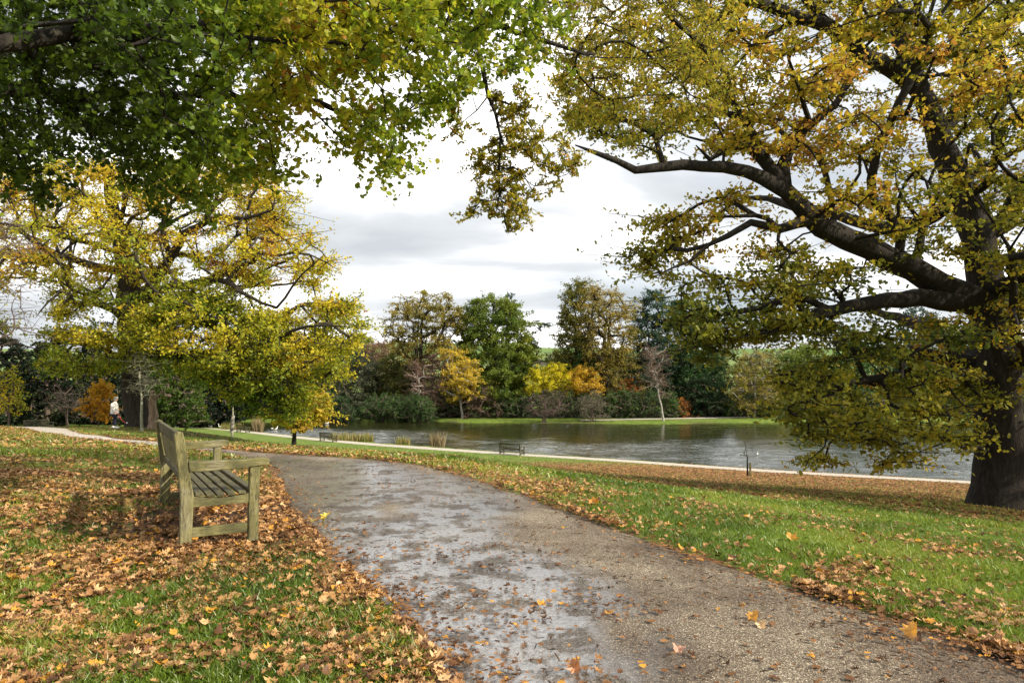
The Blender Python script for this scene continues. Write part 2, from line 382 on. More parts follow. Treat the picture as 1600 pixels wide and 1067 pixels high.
# what covers the ground: R = leaf litter share, G = bare earth, B = distant field green
OAKP = PX(1565, 795, 20); LTP = np.array([-22.3, 41.0])
BENCH = PX(298, 852, 5.65)
def litter(x, y):
    lit = .25+0*x
    left = poly_sd(x, y, np.concatenate([PL, [(-70, 60), (-70, -12)]])) < 0
    n = fbm(x, y, 1.3, 21, 3)
    lit = np.where(left, .60+(n-.5)*1.5-.20*sstep(6.5, 4.0, y), .15+(n-.5)*.55)
    sd = poly_sd(x, y, PMAIN)
    lit = np.maximum(lit, np.where(left, .80, .70)*np.exp(-(np.maximum(sd, 0)/(np.where(left, .16, .06)+np.where(left, .36, .24)*fbm(x, y, 1.1, 23)))**2))
    dbn = np.hypot((x-BENCH[0]-.1), (y-BENCH[1]-1.1)*.75); lit = np.maximum(lit, 1.0*np.exp(-(dbn/1.7)**2))
    far_l = left*sstep(9, 14, y)*.95; lit = np.maximum(lit, far_l*(.65+.5*n))
    do = np.hypot(x-OAKP[0]+3, (y-OAKP[1]-4)); lit = np.maximum(lit, .97*sstep(26, 15, do)*sstep(-.4, .6, (y-(13.6-.10*x))/3))  # oak litter run nearer, its brown also standing in for the oak's shade
    dt = np.hypot(x-LTP[0], y-LTP[1]); lit = np.maximum(lit, .5*sstep(14, 4, dt))
    right_strip = (~left)*np.exp(-((sd-.3)/1.5)**2)*.75*sstep(6, 11, y)*sstep(40, 20, y); lit = np.maximum(lit, right_strip)
    return np.clip(lit, 0, 1)
c = np.zeros((ny*nx, 3)); fx, fy = GX.ravel(), GY.ravel()
c[:, 0] = litter(fx, fy)
mud = np.exp(-(np.hypot((fx-BENCH[0]+.0), (fy-BENCH[1]-1.0)*.8)/1.15)**2)
lsd = poly_sd(fx, fy, LAKE)
c[:, 1] = np.clip(mud*1.3+.9*sstep(.7, .1, np.abs(lsd))+sstep(0.18, .0, sdp.ravel())*.6+sstep(-44, -48, fx)*sstep(88, 92, fy)*sstep(112, 108, fy)+.6*sstep(2.2, .6, np.hypot(fx-OAKP[0], fy-OAKP[1])), 0, 1)
c[:, 2] = sstep(170, 240, fy)
m, t, l = newmat('ground_grass_and_litter')
at = N(t, 'ShaderNodeAttribute', attribute_name='Col'); sp = N(t, 'ShaderNodeSeparateColor'); l(at.outputs[0], sp.inputs[0])
tcn = N(t, 'ShaderNodeTexCoord')
ng = N(t, 'ShaderNodeTexNoise', i_Scale=1.4, i_Detail=10.0, i_Roughness=.7); l(tcn.outputs['Object'], ng.inputs[0])
rg = ramp(t, [(.3, (.05, .085, .012)), (.5, (.11, .165, .022)), (.68, (.19, .22, .045))]); l(ng.outputs[0], rg.inputs[0])
vo = N(t, 'ShaderNodeTexVoronoi', i_Scale=8.0); l(tcn.outputs['Object'], vo.inputs[0])
spv = N(t, 'ShaderNodeSeparateColor'); l(vo.outputs['Color'], spv.inputs[0])
rl = ramp(t, [(0, (.035, .018, .010)), (.3, (.12, .055, .022)), (.6, (.27, .12, .045)), (.85, (.38, .20, .09)), (1, (.45, .19, .03))]); l(spv.outputs[0], rl.inputs[0])
nl = N(t, 'ShaderNodeTexNoise', i_Scale=7.0, i_Detail=4.0); l(tcn.outputs['Object'], nl.inputs[0])
# litter where attribute beats a per-cell random number
th = N(t, 'ShaderNodeMath', operation='MULTIPLY_ADD'); th.inputs[1].default_value = .6; l(spv.outputs[1], th.inputs[0]); 
nm = N(t, 'ShaderNodeMath', operation='MULTIPLY'); nm.inputs[1].default_value = .55; l(nl.outputs[0], nm.inputs[0]); l(nm.outputs[0], th.inputs[2])
gt = N(t, 'ShaderNodeMath', operation='SUBTRACT'); l(sp.outputs[0], gt.inputs[0]); l(th.outputs[0], gt.inputs[1])
gm = N(t, 'ShaderNodeMapRange'); gm.inputs[1].default_value = -.08; gm.inputs[2].default_value = .1; l(gt.outputs[0], gm.inputs[0])
mx1 = N(t, 'ShaderNodeMix', data_type='RGBA'); l(gm.outputs[0], mx1.inputs[0]); l(rg.outputs[0], mx1.inputs[6]); l(rl.outputs[0], mx1.inputs[7])
re = ramp(t, [(.3, (.035, .022, .015)), (.7, (.11, .07, .045))]); l(ng.outputs[0], re.inputs[0])
mx2 = N(t, 'ShaderNodeMix', data_type='RGBA'); l(sp.outputs[1], mx2.inputs[0]); l(mx1.outputs[2], mx2.inputs[6]); l(re.outputs[0], mx2.inputs[7])
nf = N(t, 'ShaderNodeTexNoise', i_Scale=.02, i_Detail=3.0); l(tcn.outputs['Object'], nf.inputs[0])
rf = ramp(t, [(.4, (.10, .17, .04)), (.6, (.17, .21, .07))]); l(nf.outputs[0], rf.inputs[0])
mx3 = N(t, 'ShaderNodeMix', data_type='RGBA'); l(sp.outputs[2], mx3.inputs[0]); l(mx2.outputs[2], mx3.inputs[6]); l(rf.outputs[0], mx3.inputs[7])
bp = N(t, 'ShaderNodeBump', i_Strength=.8, i_Distance=.04); l(nl.outputs[0], bp.inputs['Height'])
pb = N(t, 'ShaderNodeBsdfPrincipled', i_Roughness=.9); pb.inputs['Specular IOR Level'].default_value = .2
l(mx3.outputs[2], pb.inputs['Base Color']); l(bp.outputs[0], pb.inputs['Normal'])
o = N(t, 'ShaderNodeOutputMaterial'); l(pb.outputs[0], o.inputs[0])
gr = np_mesh('ground', V, Fq, np.full(len(Fq), 4), m, c, None, True); tag(gr, kind='structure')

# ---- main path
def ribbon(name, Lp, Rp, mat, lift, seg=.25, across=26, mask=None, zfun=None):
    def dens(P):
        P = np.array(P, float); out = []
        E = np.concatenate([[2*P[0]-P[1]], P, [2*P[-1]-P[-2]]])
        for k in range(1, len(P)):
            a, b, c_, d = E[k-1], E[k], E[k+1], E[k+2]; n = nseg[k-1]
            for j in range(n):
                s = j/n; out.append(0.5*((2*b)+(-a+c_)*s+(2*a-5*b+4*c_-d)*s*s+(-a+3*b-3*c_+d)*s**3))
        out.append(P[-1]); return np.array(out)
    mid = (np.array(Lp)+np.array(Rp))/2
    nseg = [max(2, int(np.linalg.norm(mid[i+1]-mid[i])/seg)) for i in range(len(mid)-1)]
    A, B = dens(Lp), dens(Rp); n = len(A)
    wob = (fbm(A[:, 0]*3, A[:, 1]*3, 1.2, 3)-.5)*.28; wob2 = (fbm(B[:, 0]*3, B[:, 1]*3, 1.2, 4)-.5)*.28
    d = (B-A); ln = np.linalg.norm(d, axis=1)[:, None]; A = A+d/ln*wob[:, None]; B = B+d/ln*wob2[:, None]
    s = np.linspace(0, 1, across)[None, :, None]; G = A[:, None]*(1-s)+B[:, None]*s
    x, y = G[..., 0], G[..., 1]; z = H(x, y)+lift+.02*np.sin(np.pi*s[..., 0])-.012*(np.abs(s[..., 0]-.5)*2)**6
    ii = np.arange(n*across).reshape(n, across)
    Fq = np.stack([ii[:-1, :-1], ii[:-1, 1:], ii[1:, 1:], ii[1:, :-1]], -1).reshape(-1, 4)
    col = np.zeros((n*across, 3)); 
    if mask: col[:, 0] = mask(x, y, np.broadcast_to(s[..., 0], x.shape)).ravel()
    col[:, 1] = (sstep(13, 19, y)*.85).ravel()
    o = np_mesh(name, np.stack([x, y, z], -1).reshape(-1, 3), Fq, np.full(len(Fq), 4), mat, col, None, True)
    return tag(o, kind='structure')
def wetmask(x, y, s):
    """rain-darkened, film-wet part of the path; the near right half has dried"""
    w = sstep(.56, .36, s+(fbm(x, y, 1.6, 31, 3)-.5)*.5+ .11*(y-4.5)*-1*sstep(20, 3, y)*(y < 12))
    w = np.maximum(w*sstep(17, 11, y), 0)
    w = w*sstep(.30, .50, fbm(x*1.3, y*.7, .9, 41, 3)+.13)
    return np.clip(w, 0, 1)
m, t, l = newmat('path_wet_gravel')
at = N(t, 'ShaderNodeAttribute', attribute_name='Col'); sp = N(t, 'ShaderNodeSeparateColor'); l(at.outputs[0], sp.inputs[0])
tcn = N(t, 'ShaderNodeTexCoord')
vg = N(t, 'ShaderNodeTexVoronoi', i_Scale=150.0); l(tcn.outputs['Object'], vg.inputs[0]); vs = N(t, 'ShaderNodeSeparateColor'); l(vg.outputs['Color'], vs.inputs[0])
rg = ramp(t, [(0, (.07, .054, .04)), (.5, (.16, .13, .098)), (.85, (.27, .23, .175)), (1, (.55, .50, .42))]); l(vs.outputs[0], rg.inputs[0])
nb = N(t, 'ShaderNodeTexNoise', i_Scale=1.1, i_Detail=6.0, i_Roughness=.6); l(tcn.outputs['Object'], nb.inputs[0])
rb = ramp(t, [(.38, (.52, .45, .40)), (.65, (1.15, 1.12, 1.05))]); l(nb.outputs[0], rb.inputs[0])
mu = N(t, 'ShaderNodeMix', data_type='RGBA', blend_type='MULTIPLY'); mu.inputs[0].default_value = 1; l(rg.outputs[0], mu.inputs[6]); l(rb.outputs[0], mu.inputs[7])
pal = N(t, 'ShaderNodeMix', data_type='RGBA'); l(sp.outputs[1], pal.inputs[0]); l(mu.outputs[2], pal.inputs[6]); pal.inputs[7].default_value = (.50, .45, .39, 1)
dk = N(t, 'ShaderNodeMix', data_type='RGBA', blend_type='MULTIPLY'); l(sp.outputs[0], dk.inputs[0]); l(pal.outputs[2], dk.inputs[6]); dk.inputs[7].default_value = (.55, .55, .57, 1)
nr = N(t, 'ShaderNodeTexNoise', i_Scale=38.0, i_Detail=6.0, i_Roughness=.75); l(tcn.outputs['Object'], nr.inputs[0])
npz = N(t, 'ShaderNodeTexNoise', i_Scale=3.4, i_Detail=9.0, i_Roughness=.68); l(tcn.outputs['Object'], npz.inputs[0])
mpz = N(t, 'ShaderNodeMapRange'); mpz.inputs[1].default_value = .44; mpz.inputs[2].default_value = .51; mpz.inputs[3].default_value = .22; mpz.inputs[4].default_value = 1.0; l(npz.outputs[0], mpz.inputs[0])
wz = N(t, 'ShaderNodeMath', operation='MULTIPLY'); l(sp.outputs[0], wz.inputs[0]); l(mpz.outputs[0], wz.inputs[1])
wr = N(t, 'ShaderNodeMath', operation='MULTIPLY'); l(wz.outputs[0], wr.inputs[0])
mr = N(t, 'ShaderNodeMapRange'); mr.inputs[1].default_value = .36; mr.inputs[2].default_value = .62; mr.inputs[3].default_value = .6; mr.inputs[4].default_value = 1.0; l(nr.outputs[0], mr.inputs[0]); l(mr.outputs[0], wr.inputs[1])
ro = N(t, 'ShaderNodeMapRange'); ro.inputs[3].default_value = .8; ro.inputs[4].default_value = .22; l(wr.outputs[0], ro.inputs[0])
bs = N(t, 'ShaderNodeMapRange'); bs.inputs[3].default_value = .6; bs.inputs[4].default_value = .12; l(wr.outputs[0], bs.inputs[0])
bp = N(t, 'ShaderNodeBump', i_Distance=.008); l(vg.outputs['Distance'], bp.inputs['Height']); l(bs.outputs[0], bp.inputs['Strength'])
pb = N(t, 'ShaderNodeBsdfPrincipled'); pb.inputs['IOR'].default_value = 1.45
cw = N(t, 'ShaderNodeMath', operation='MULTIPLY'); cw.inputs[1].default_value = .9; l(wr.outputs[0], cw.inputs[0]); l(cw.outputs[0], pb.inputs['Coat Weight'])
pb.inputs['Coat Roughness'].default_value = .13; pb.inputs['Coat IOR'].default_value = 3.2
l(dk.outputs[2], pb.inputs['Base Color']); l(ro.outputs[0], pb.inputs['Roughness']); l(bp.outputs[0], pb.inputs['Normal']); bp2 = N(t, 'ShaderNodeBump', i_Distance=.004, i_Strength=.35); l(nr.outputs[0], bp2.inputs['Height']); l(bp2.outputs[0], pb.inputs['Coat Normal'])
o = N(t, 'ShaderNodeOutputMaterial'); l(pb.outputs[0], o.inputs[0])
ribbon('path', PL, PR, m, .012, .22, 30, wetmask)
M_lpath = noisemat('lakeside_path_gravel', [(.3, (.34, .30, .25)), (.7, (.50, .45, .38))], 6.0, bump=.2)
dirs = np.gradient(LP[:, :2], axis=0); nrm = np.stack([-dirs[:, 1], dirs[:, 0]], -1); nrm /= np.linalg.norm(nrm, axis=1)[:, None]
ribbon('lakeside_path', LP[:, :2]-nrm*1.0, LP[:, :2]+nrm*1.0, M_lpath, .05, 1.0, 6)
fp = np.array([WD(u, v, 4.9)[:2] for u, v in [(1040, 655.5), (1100, 654), (1190, 652.5), (1300, 652)]])
fp = np.array([(10, 100.5), (20, 103), (30, 105), (40, 107.5), (60, 109)]); 
ribbon('far_bank_path', fp-[0, 1.1], fp+[0, 1.1], M_lpath, .08, 1.0, 6)
sp_ = np.array([(-24.8, 37), (-29, 41), (-31, 46), (-34, 52.0)]); 
# ---- water
m, t, l = newmat('lake_water')
tcn = N(t, 'ShaderNodeTexCoord'); mp = N(t, 'ShaderNodeMapping'); mp.inputs['Scale'].default_value = (.75, 1.7, 1); l(tcn.outputs['Object'], mp.inputs[0])
w1 = N(t, 'ShaderNodeTexNoise', i_Scale=3.2, i_Detail=2.0, i_Roughness=.5); l(mp.outputs[0], w1.inputs[0])
w2a = N(t, 'ShaderNodeAttribute', attribute_name='Col'); w2 = N(t, 'ShaderNodeSeparateColor'); l(w2a.outputs[0], w2.inputs[0])
wr = N(t, 'ShaderNodeMapRange'); wr.inputs[1].default_value = .0; wr.inputs[2].default_value = .75; wr.inputs[3].default_value = .10; wr.inputs[4].default_value = 1.0; l(w2.outputs[0], wr.inputs[0])
bp = N(t, 'ShaderNodeBump', i_Distance=.10); l(w1.outputs[0], bp.inputs['Height']); l(wr.outputs[0], bp.inputs['Strength'])
pb = N(t, 'ShaderNodeBsdfPrincipled', i_Roughness=.06); pb.inputs['Base Color'].default_value = (.026, .028, .009, 1); pb.inputs['IOR'].default_value = 2.3
l(bp.outputs[0], pb.inputs['Normal']); o = N(t, 'ShaderNodeOutputMaterial'); l(pb.outputs[0], o.inputs[0])
wx, wy = np.meshgrid(np.concatenate([[-75], np.arange(-62, 62, .33), np.arange(62, 192, 2.)]), np.concatenate([[20, 26], np.arange(32, 116, .14), [120]])); ruf = .16*fbm(wx, wy*2, 14, 71)
for u_, v_, rx, ry, a_ in [(1185, 716, 5, 13, 1.), (1300, 730, 9, 6, .7), (595, 682, 8, 10, 1.), (500, 677, 9, 8, .6), (930, 701, 13, 7, .85), (1020, 712, 10, 4, .7), (760, 690, 9, 6, .45), (1580, 720, 9, 10, 1.), (1080, 690, 12, 5, .35)]:
    p_ = WD(u_, v_, 5.6); ruf = np.maximum(ruf, a_*np.exp(-(((wx-p_[0])/rx)**2+((wy-p_[1])/ry)**2))*(.55+.8*fbm(wx, wy, 5, 72)))
ii = np.arange(wx.size).reshape(wx.shape); wf = np.stack([ii[:-1, :-1], ii[:-1, 1:], ii[1:, 1:], ii[1:, :-1]], -1).reshape(-1, 4); wc = np.zeros((wx.size, 3)); wc[:, 0] = np.clip(ruf, 0, 1).ravel()
tag(np_mesh('lake_water', np.stack([wx, wy, WATER+(.008+.17*np.clip(ruf, 0, 1))*(fbm(wx+.35*wy, wy*2.1, 1.7, 81, 2)-.5)*2], -1).reshape(-1, 3), wf, np.full(len(wf), 4), m, wc, None, True), kind='structure')

# ================================================================== GROUND COVER (uncountable)
def near_pts(n, y0, y1, pw, r, side=.80):
    t = r.random(n); y = (y0**(1-pw)+t*(y1**(1-pw)-y0**(1-pw)))**(1/(1-pw)); x = (r.random(n)*2-1)*(side*y+1.0); return x, y
LIT = [(0, (.05, .026, .014)), (.2, (.14, .065, .03)), (.42, (.33, .165, .065)), (.62, (.50, .28, .115)), (.82, (.64, .42, .22)), (.93, (.52, .20, .035)), (1, (.66, .36, .05))]
def ground_leaves(name, n, y0, y1, pw, size, tmpl, seed, thr=0.0):
    r = np.random.default_rng(seed); x, y = near_pts(n, y0, y1, pw, r)
    sd = poly_sd(x, y, PMAIN); lit = litter(x, y)
    p = np.where(sd > -.06, lit**1.5*1.05, .012+.15*np.exp(-(sd/-.25)**2)+.05*(fbm(x, y, .8, 55) > .58))
    p = np.where(sd > -.06, p*(.22+1.5*sstep(.35, .65, fbm(x, y, .38, 77, 2))), p)
    k = (r.random(n) < p) & (poly_sd(x, y, LAKE) > .5) & (line_d(x, y, LP[:, :2]) > 1.0)
    x, y, sd = x[k], y[k], sd[k]; n = len(x)
    z = H(x, y)+np.where(sd > 0, .045+(fbm(x, y, .7, 11, 3)-.5)*.09*sstep(.05, 1.2, sd)*sstep(60, 10, y)+r.random(n)*.022, .042+r.random(n)*.006)
    nv = np.stack([r.normal(size=n)*.38, r.normal(size=n)*.38, np.ones(n)], -1)
    onp = sd <= 0; nv[onp, :2] *= .35
    s = size*(.4+.5*r.random(n)+.35*r.random(n)**3); s[onp] *= .35+.55*r.random(onp.sum())
    tcol = r.beta(2.0, 2.0, n)*.88; tcol[onp] *= .62; tcol = np.where(r.random(n) < .05, .97, tcol)
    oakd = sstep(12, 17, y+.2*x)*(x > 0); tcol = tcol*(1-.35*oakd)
    col = palette(tcol, LIT)*(.8+.4*r.random((n, 1)))
    print(name, n)
    return leaves(name, np.stack([x, y, z], -1), s, col, tmpl, M_litter, r=r, normal=nv, curl=1.5)
tag(ground_leaves('fallen_leaf_litter', 235000, 2.6, 13, 1.1, .069, MAPLE, 5), 'tan and orange fallen maple leaves strewn over grass and path edge', 'fallen leaves', kind='stuff')
tag(ground_leaves('fallen_leaf_litter', 150000, 13, 48, .9, .13, QUAD, 6), 'brown fallen leaves spread over the farther lawn and under the trees', 'fallen leaves', kind='stuff')
# small twigs and crumbs on the path
r = np.random.default_rng(9); x, y = near_pts(42000, 2.6, 17, .9, r); sd = poly_sd(x, y, PMAIN); k = (sd < -.02) & (r.random(len(x)) < (.30+.5*np.exp(-(sd/.5)**2)+.25*sstep(7, 10, y))*(.3+1.4*sstep(.4, .62, fbm(x, y, .9, 19)))); x, y = x[k], y[k]; n = len(x)
TW = (np.array([(-.06, -.5, 0), (.06, -.5, 0), (.09, .1, .05), (.02, .5, 0), (-.07, .1, .05)]), np.array([(0, 1, 2, 3, 4)]))
nv = np.stack([r.normal(size=n)*.15, r.normal(size=n)*.15, np.ones(n)], -1)
tag(leaves('path_debris', np.stack([x, y, H(x, y)+.037], -1), .014+.05*r.random(n)**2, palette(r.random(n), [(0, (.03, .015, .01)), (.7, (.13, .07, .035)), (1, (.3, .17, .08))]), TW, M_litter, r=r, normal=nv),
    'small dark twigs and leaf crumbs scattered on the wet path', 'debris', kind='stuff')
def grass(name, n, y0, y1, pw, h0, wid, seed):
    r = np.random.default_rng(seed); x, y = near_pts(n, y0, y1, pw, r)
    sd = poly_sd(x, y, PMAIN); lit = litter(x, y)
    md = np.exp(-(np.hypot((x-BENCH[0]), (y-BENCH[1]-1.0)*.8)/1.15)**2)
    k = (sd > .03+.1*fbm(x, y, .3, 8)) & (r.random(n) < 1.15-lit*.75-md) & (line_d(x, y, LP[:, :2]) > 1.15) & (poly_sd(x, y, LAKE) > .4)
    x, y = x[k], y[k]; n = len(x); sdk = sd[k]
    z = H(x, y)+.02+(fbm(x, y, .7, 11, 3)-.5)*.09*sstep(.05, 1.2, sdk)*sstep(60, 10, y)
    clump = fbm(x, y, .5, 91, 2)
    h = h0*(.45+1.0*r.random(n))*(.55+.9*clump); ang = r.random(n)*np.pi*2; lean = .25+.75*r.random(n); la = r.random(n)*np.pi*2
    w = wid*(1+.0*y); b = np.stack([x, y, z], -1); t = np.stack([np.cos(ang), np.sin(ang), 0*ang], -1)*w[:, None]
    mid = b+np.stack([np.cos(la)*lean*h*.3, np.sin(la)*lean*h*.3, h*.6], -1); tip = b+np.stack([np.cos(la)*lean*h, np.sin(la)*lean*h, h*.92], -1)
    V = np.stack([b-t, b+t, mid+t*.7, tip, mid-t*.7], 1).reshape(-1, 3)
    idx = np.arange(n)[:, None]*5+np.array([0, 1, 2, 3, 4]); 
    tc_ = np.clip(fbm(x, y, 1.7, 61, 3)*1.1-.1+r.normal(size=n)*.13, 0, 1)
    col = palette(tc_, [(0, (.075, .13, .014)), (.5, (.18, .27, .026)), (.8, (.34, .38, .05)), (1, (.38, .37, .09))])
    print(name, n)
    return np_mesh(name, V, idx, np.full(n, 5), M_grass, np.repeat(col, 5, 0))
tag(grass('grass', 420000, 2.6, 11, 1.5, .055, np.float64(.0028)*np.ones(1), 15), 'short green grass growing beside the path', 'grass', kind='stuff')
tag(grass('grass', 260000, 11, 60, 1.3, .07, np.float64(.011)*np.ones(1), 16), 'mown grass on the slope toward the lake', 'grass', kind='stuff')
# leaves that stand out enough to count
BIG = [(1425, 997, .17, (.72, .36, .05), 'large pale orange curled leaf by the right edge of the path', .8), (508, 812, .16, (.78, .62, .10), 'bright yellow leaf standing upright at the left path edge', 1.4), (490, 817, .12, (.70, .55, .16), 'pale yellow leaf lying beside the upright yellow one', .4),
       (1178, 972, .13, (.68, .34, .05), 'orange curled leaf alone in the middle of the path', .7), (1190, 984, .11, (.75, .5, .25), 'tan leaf touching the orange curled leaf on the path', .4), (1237, 848, .20, (.70, .33, .03), 'bright orange leaf standing in the right grass verge', 1.3),
       (898, 1053, .13, (.50, .20, .07), 'brown curled leaf near the bottom centre of the path', .6), (1060, 1022, .12, (.55, .3, .2), 'pinkish brown flat leaf on the path, below the orange one', .2), (928, 790, .22, (.75, .30, .03), 'orange leaf upright on the verge at the path bend', 1.2), (1082, 758+26, .16, (.62, .45, .3), 'pale tan leaf at the top of the right verge', .9)]
for u, v, s, cl, lab, tilt in BIG:
    p = rayground(u, v+4); r = np.random.default_rng(int(u)); T, Fc = MAPLE
    T = T.copy(); T[:, 0] *= .8; T[:, 2] = 1.3*T[:, 0]**2-.5*T[:, 1]**2+.7*T[:, 0]*T[:, 1]+T[:, 2]; s *= .72
    bm = bmesh.new(); vs_ = [bm.verts.new(q) for q in T*s]
    for f in Fc: bm.faces.new([vs_[i] for i in f])
    mm = leafmat('leaf_single', .3, .06); mm.node_tree.nodes.remove(next(q for q in mm.node_tree.nodes if q.type == 'ATTRIBUTE'))
    mm.node_tree.nodes['Mix'].inputs[6].default_value = (*cl, 1)
    ob = bm_obj('fallen_leaf', bm, mm); ob.location = (p[0], p[1], float(H(p[0], p[1]))+.035+s*.22*math.sin(min(tilt, .9))); ob.rotation_euler = (min(tilt, .9), r.normal()*.2, r.normal()*.6)
    tag(ob, lab, 'leaf', 'single bright leaves that stand out')
# ================================================================== BENCHES
def woodmat(name, axis, tone=1.0):
    st = [3.5, 3.5, 3.5]; st[axis] = .5
    m, t, l = newmat(name); tcn = N(t, 'ShaderNodeTexCoord'); mp = N(t, 'ShaderNodeMapping'); mp.inputs['Scale'].default_value = [q*4 for q in st]; l(tcn.outputs['Object'], mp.inputs[0])
    n = N(t, 'ShaderNodeTexNoise', i_Scale=2.6, i_Detail=10.0, i_Roughness=.78, i_Distortion=.5); l(mp.outputs[0], n.inputs[0])
    rr = ramp(t, [(.28, tuple(q*tone for q in (.035, .03, .018))), (.43, tuple(q*tone for q in (.13, .118, .06))), (.6, tuple(q*tone for q in (.25, .23, .125))), (.8, tuple(q*tone for q in (.37, .345, .22)))]); l(n.outputs[0], rr.inputs[0])
    ck = N(t, 'ShaderNodeTexNoise', i_Scale=9.0, i_Detail=4.0, i_Roughness=.6); l(mp.outputs[0], ck.inputs[0]); cr_ = ramp(t, [(.36, (.28, .26, .22)), (.42, (1, 1, 1)), (.60, (1, 1, 1)), (.72, (1.35, 1.33, 1.3))]); l(ck.outputs[0], cr_.inputs[0])
    g = N(t, 'ShaderNodeTexNoise', i_Scale=5.0, i_Detail=5.0); l(tcn.outputs['Object'], g.inputs[0])
    gr_ = ramp(t, [(.35, (1, .98, 1.02)), (.5, (.84, .82, .56)), (.66, (.42, .43, .27))]); l(g.outputs[0], gr_.inputs[0])
    mu = N(t, 'ShaderNodeMix', data_type='RGBA', blend_type='MULTIPLY'); mu.inputs[0].default_value = 1.0; l(rr.outputs[0], mu.inputs[6]); l(gr_.outputs[0], mu.inputs[7])
    b = N(t, 'ShaderNodeBump', i_Strength=.5, i_Distance=.006); l(n.outputs[0], b.inputs['Height'])
    p = N(t, 'ShaderNodeBsdfPrincipled', i_Roughness=.75); m2_ = N(t, 'ShaderNodeMix', data_type='RGBA', blend_type='MULTIPLY'); m2_.inputs[0].default_value = 1; l(mu.outputs[2], m2_.inputs[6]); l(cr_.outputs[0], m2_.inputs[7]); l(m2_.outputs[2], p.inputs['Base Color']); l(b.outputs[0], p.inputs['Normal'])
    o = N(t, 'ShaderNodeOutputMaterial'); l(p.outputs[0], o.inputs[0]); return m
WX, WY, WZ = woodmat('wood_grain_across', 0), woodmat('wood_grain_along', 1), woodmat('wood_grain_up', 2)
WYD = woodmat('wood_dark_slats', 1, .55); WDK = woodmat('wood_dark_weathered_shaded', 1, .38)  # darker slats; distant benches' dark tone mixes weathering and painted shade
def rbox(lo, hi, bev=.007, bm=None):
    own = bm is None; bm = bm or bmesh.new()
    r_ = bmesh.ops.create_cube(bm, size=1); vs_ = r_['verts']
    for v in vs_:
        v.co = Vector([(lo[i]+hi[i])/2+v.co[i]*(hi[i]-lo[i]) for i in range(3)])
    es = list({e for v in vs_ for e in v.link_edges}); bmesh.ops.bevel(bm, geom=es, offset=bev, segments=2, affect='EDGES', profile=.5)
    return bm
def prism_y(prof, y0, y1, bev=.008):
    bm = bmesh.new(); a = [bm.verts.new((x, y0, z)) for x, z in prof]; b = [bm.verts.new((x, y1, z)) for x, z in prof]; n = len(prof)
    bm.faces.new(a); bm.faces.new(b[::-1])
    for i in range(n): bm.faces.new((a[i], b[i], b[(i+1) % n], a[(i+1) % n])[::-1])
    bmesh.ops.recalc_face_normals(bm, faces=bm.faces[:])
    bmesh.ops.bevel(bm, geom=bm.edges[:], offset=bev, segments=2, affect='EDGES', profile=.5); return bm
def make_bench(label, cat, L_=2.1):
    """x = depth (front is +x), y = length, z up"""
    t = empty('park_bench', (0, 0, 0), label, cat)
    W = .575; p = .08; h = L_/2
    for s in (-1, 1):
        y0, y1 = (s*h-p/2, s*h+p/2)
        back = [(-.02, 0), (.065, 0), (.075, .40), (.055, .50), (-.005, .86), (-.02, .915), (-.055, .925), (-.085, .90), (-.075, .84), (-.028, .46), (-.022, .38)]
        bm_obj('back_leg', prism_y(back, y0, y1), WZ, t)
        bm_obj('front_leg', prism_y([(W-p, 0), (W, 0), (W, .615), (W-p, .615)], y0, y1), WZ, t)
        arm = [(.035, .60), (.10, .595), (.47, .605), (.55, .615), (.635, .62), (.65, .635), (.645, .675), (.58, .685), (.45, .675), (.20, .675), (.025, .685)]
        bm_obj('armrest', prism_y(arm, y0-.012, y1+.012), WX, t)
        bm_obj('side_rail', prism_y([(.07, .315), (W-p+.005, .315), (W-p+.005, .40), (.45, .385), (.30, .372), (.18, .378), (.07, .40)], y0+.012, y1-.012, .004), WX, t)
        bm_obj('stretcher', rbox((.064, y0+.018, .075), (W-p+.005, y1-.018, .15), .006), WX, t)
    for i in range(6):
        x = .085+i*.081; sag = .03*(1-((i-2.3)/2.9)**2)
        bm_obj('seat_slat', rbox((x, -h+.0-.03, .412-sag), (x+.060, h+.03, .436-sag), .005), WYD, t)
    bm_obj('front_rail', rbox((W-.055, -h+p/2, .325), (W-.02, h-p/2, .405), .005), WY, t)
    bm_obj('seat_support', prism_y([(.05, .33), (W-.08, .33), (W-.08, .385), (.3, .36), (.05, .385)], -.03, .03, .004), WX, t)
    bm_obj('top_rail', prism_y([(-.068, .915), (-.018, .905), (-.003, .82), (-.053, .815)], -h+p/2, h-p/2, .006), WYD, t)
    bm_obj('bottom_rail', prism_y([(.000, .545), (.045, .55), (.055, .49), (.010, .48)], -h+p/2, h-p/2, .005), WYD, t)
    k = int(L_/.115)
    for i in range(k):
        y = -h+p/2+(L_-p)*(i+.5)/k
        bm_obj('back_slat', prism_y([(-.040, .82), (-.022, .82), (.034, .545), (.016, .545)], y-.027, y+.027, .003), WYD, t)
    return t
def face(pos, fx, fy, o, z=None, sc=1.0, tilt=0.0):
    o.location = (pos[0], pos[1], float(H(pos[0], pos[1])) if z is None else z); o.rotation_euler = (0, tilt, math.atan2(fy, fx)); o.scale = (sc,)*3
main = make_bench('large weathered wooden bench greened with algae, beside the wet path', 'bench')
hx, hy = .515, -.857          # along-length axis seen from far end to near end
fxx, fyy = .857, .515
ctr = np.array([BENCH[0]-.015, BENCH[1]-.12])+np.array([-hx, -hy])*1.05
zb = float(H(*ctr)); main.location = (ctr[0], ctr[1], zb+.03)
main.rotation_euler = Matrix(((fxx, -hx, 0), (fyy, -hy, 0), (0, 0, 1))).to_euler()
lake_b = [(800, 710.5, 5.1, 'dark wooden bench in the middle of the lakeside path'), (513, 690.5, 5.34, 'wooden bench on the lakeside path by the first reeds'), (380, 677, 5.42, 'small distant bench on the lakeside path beside the white guarded sapling')]
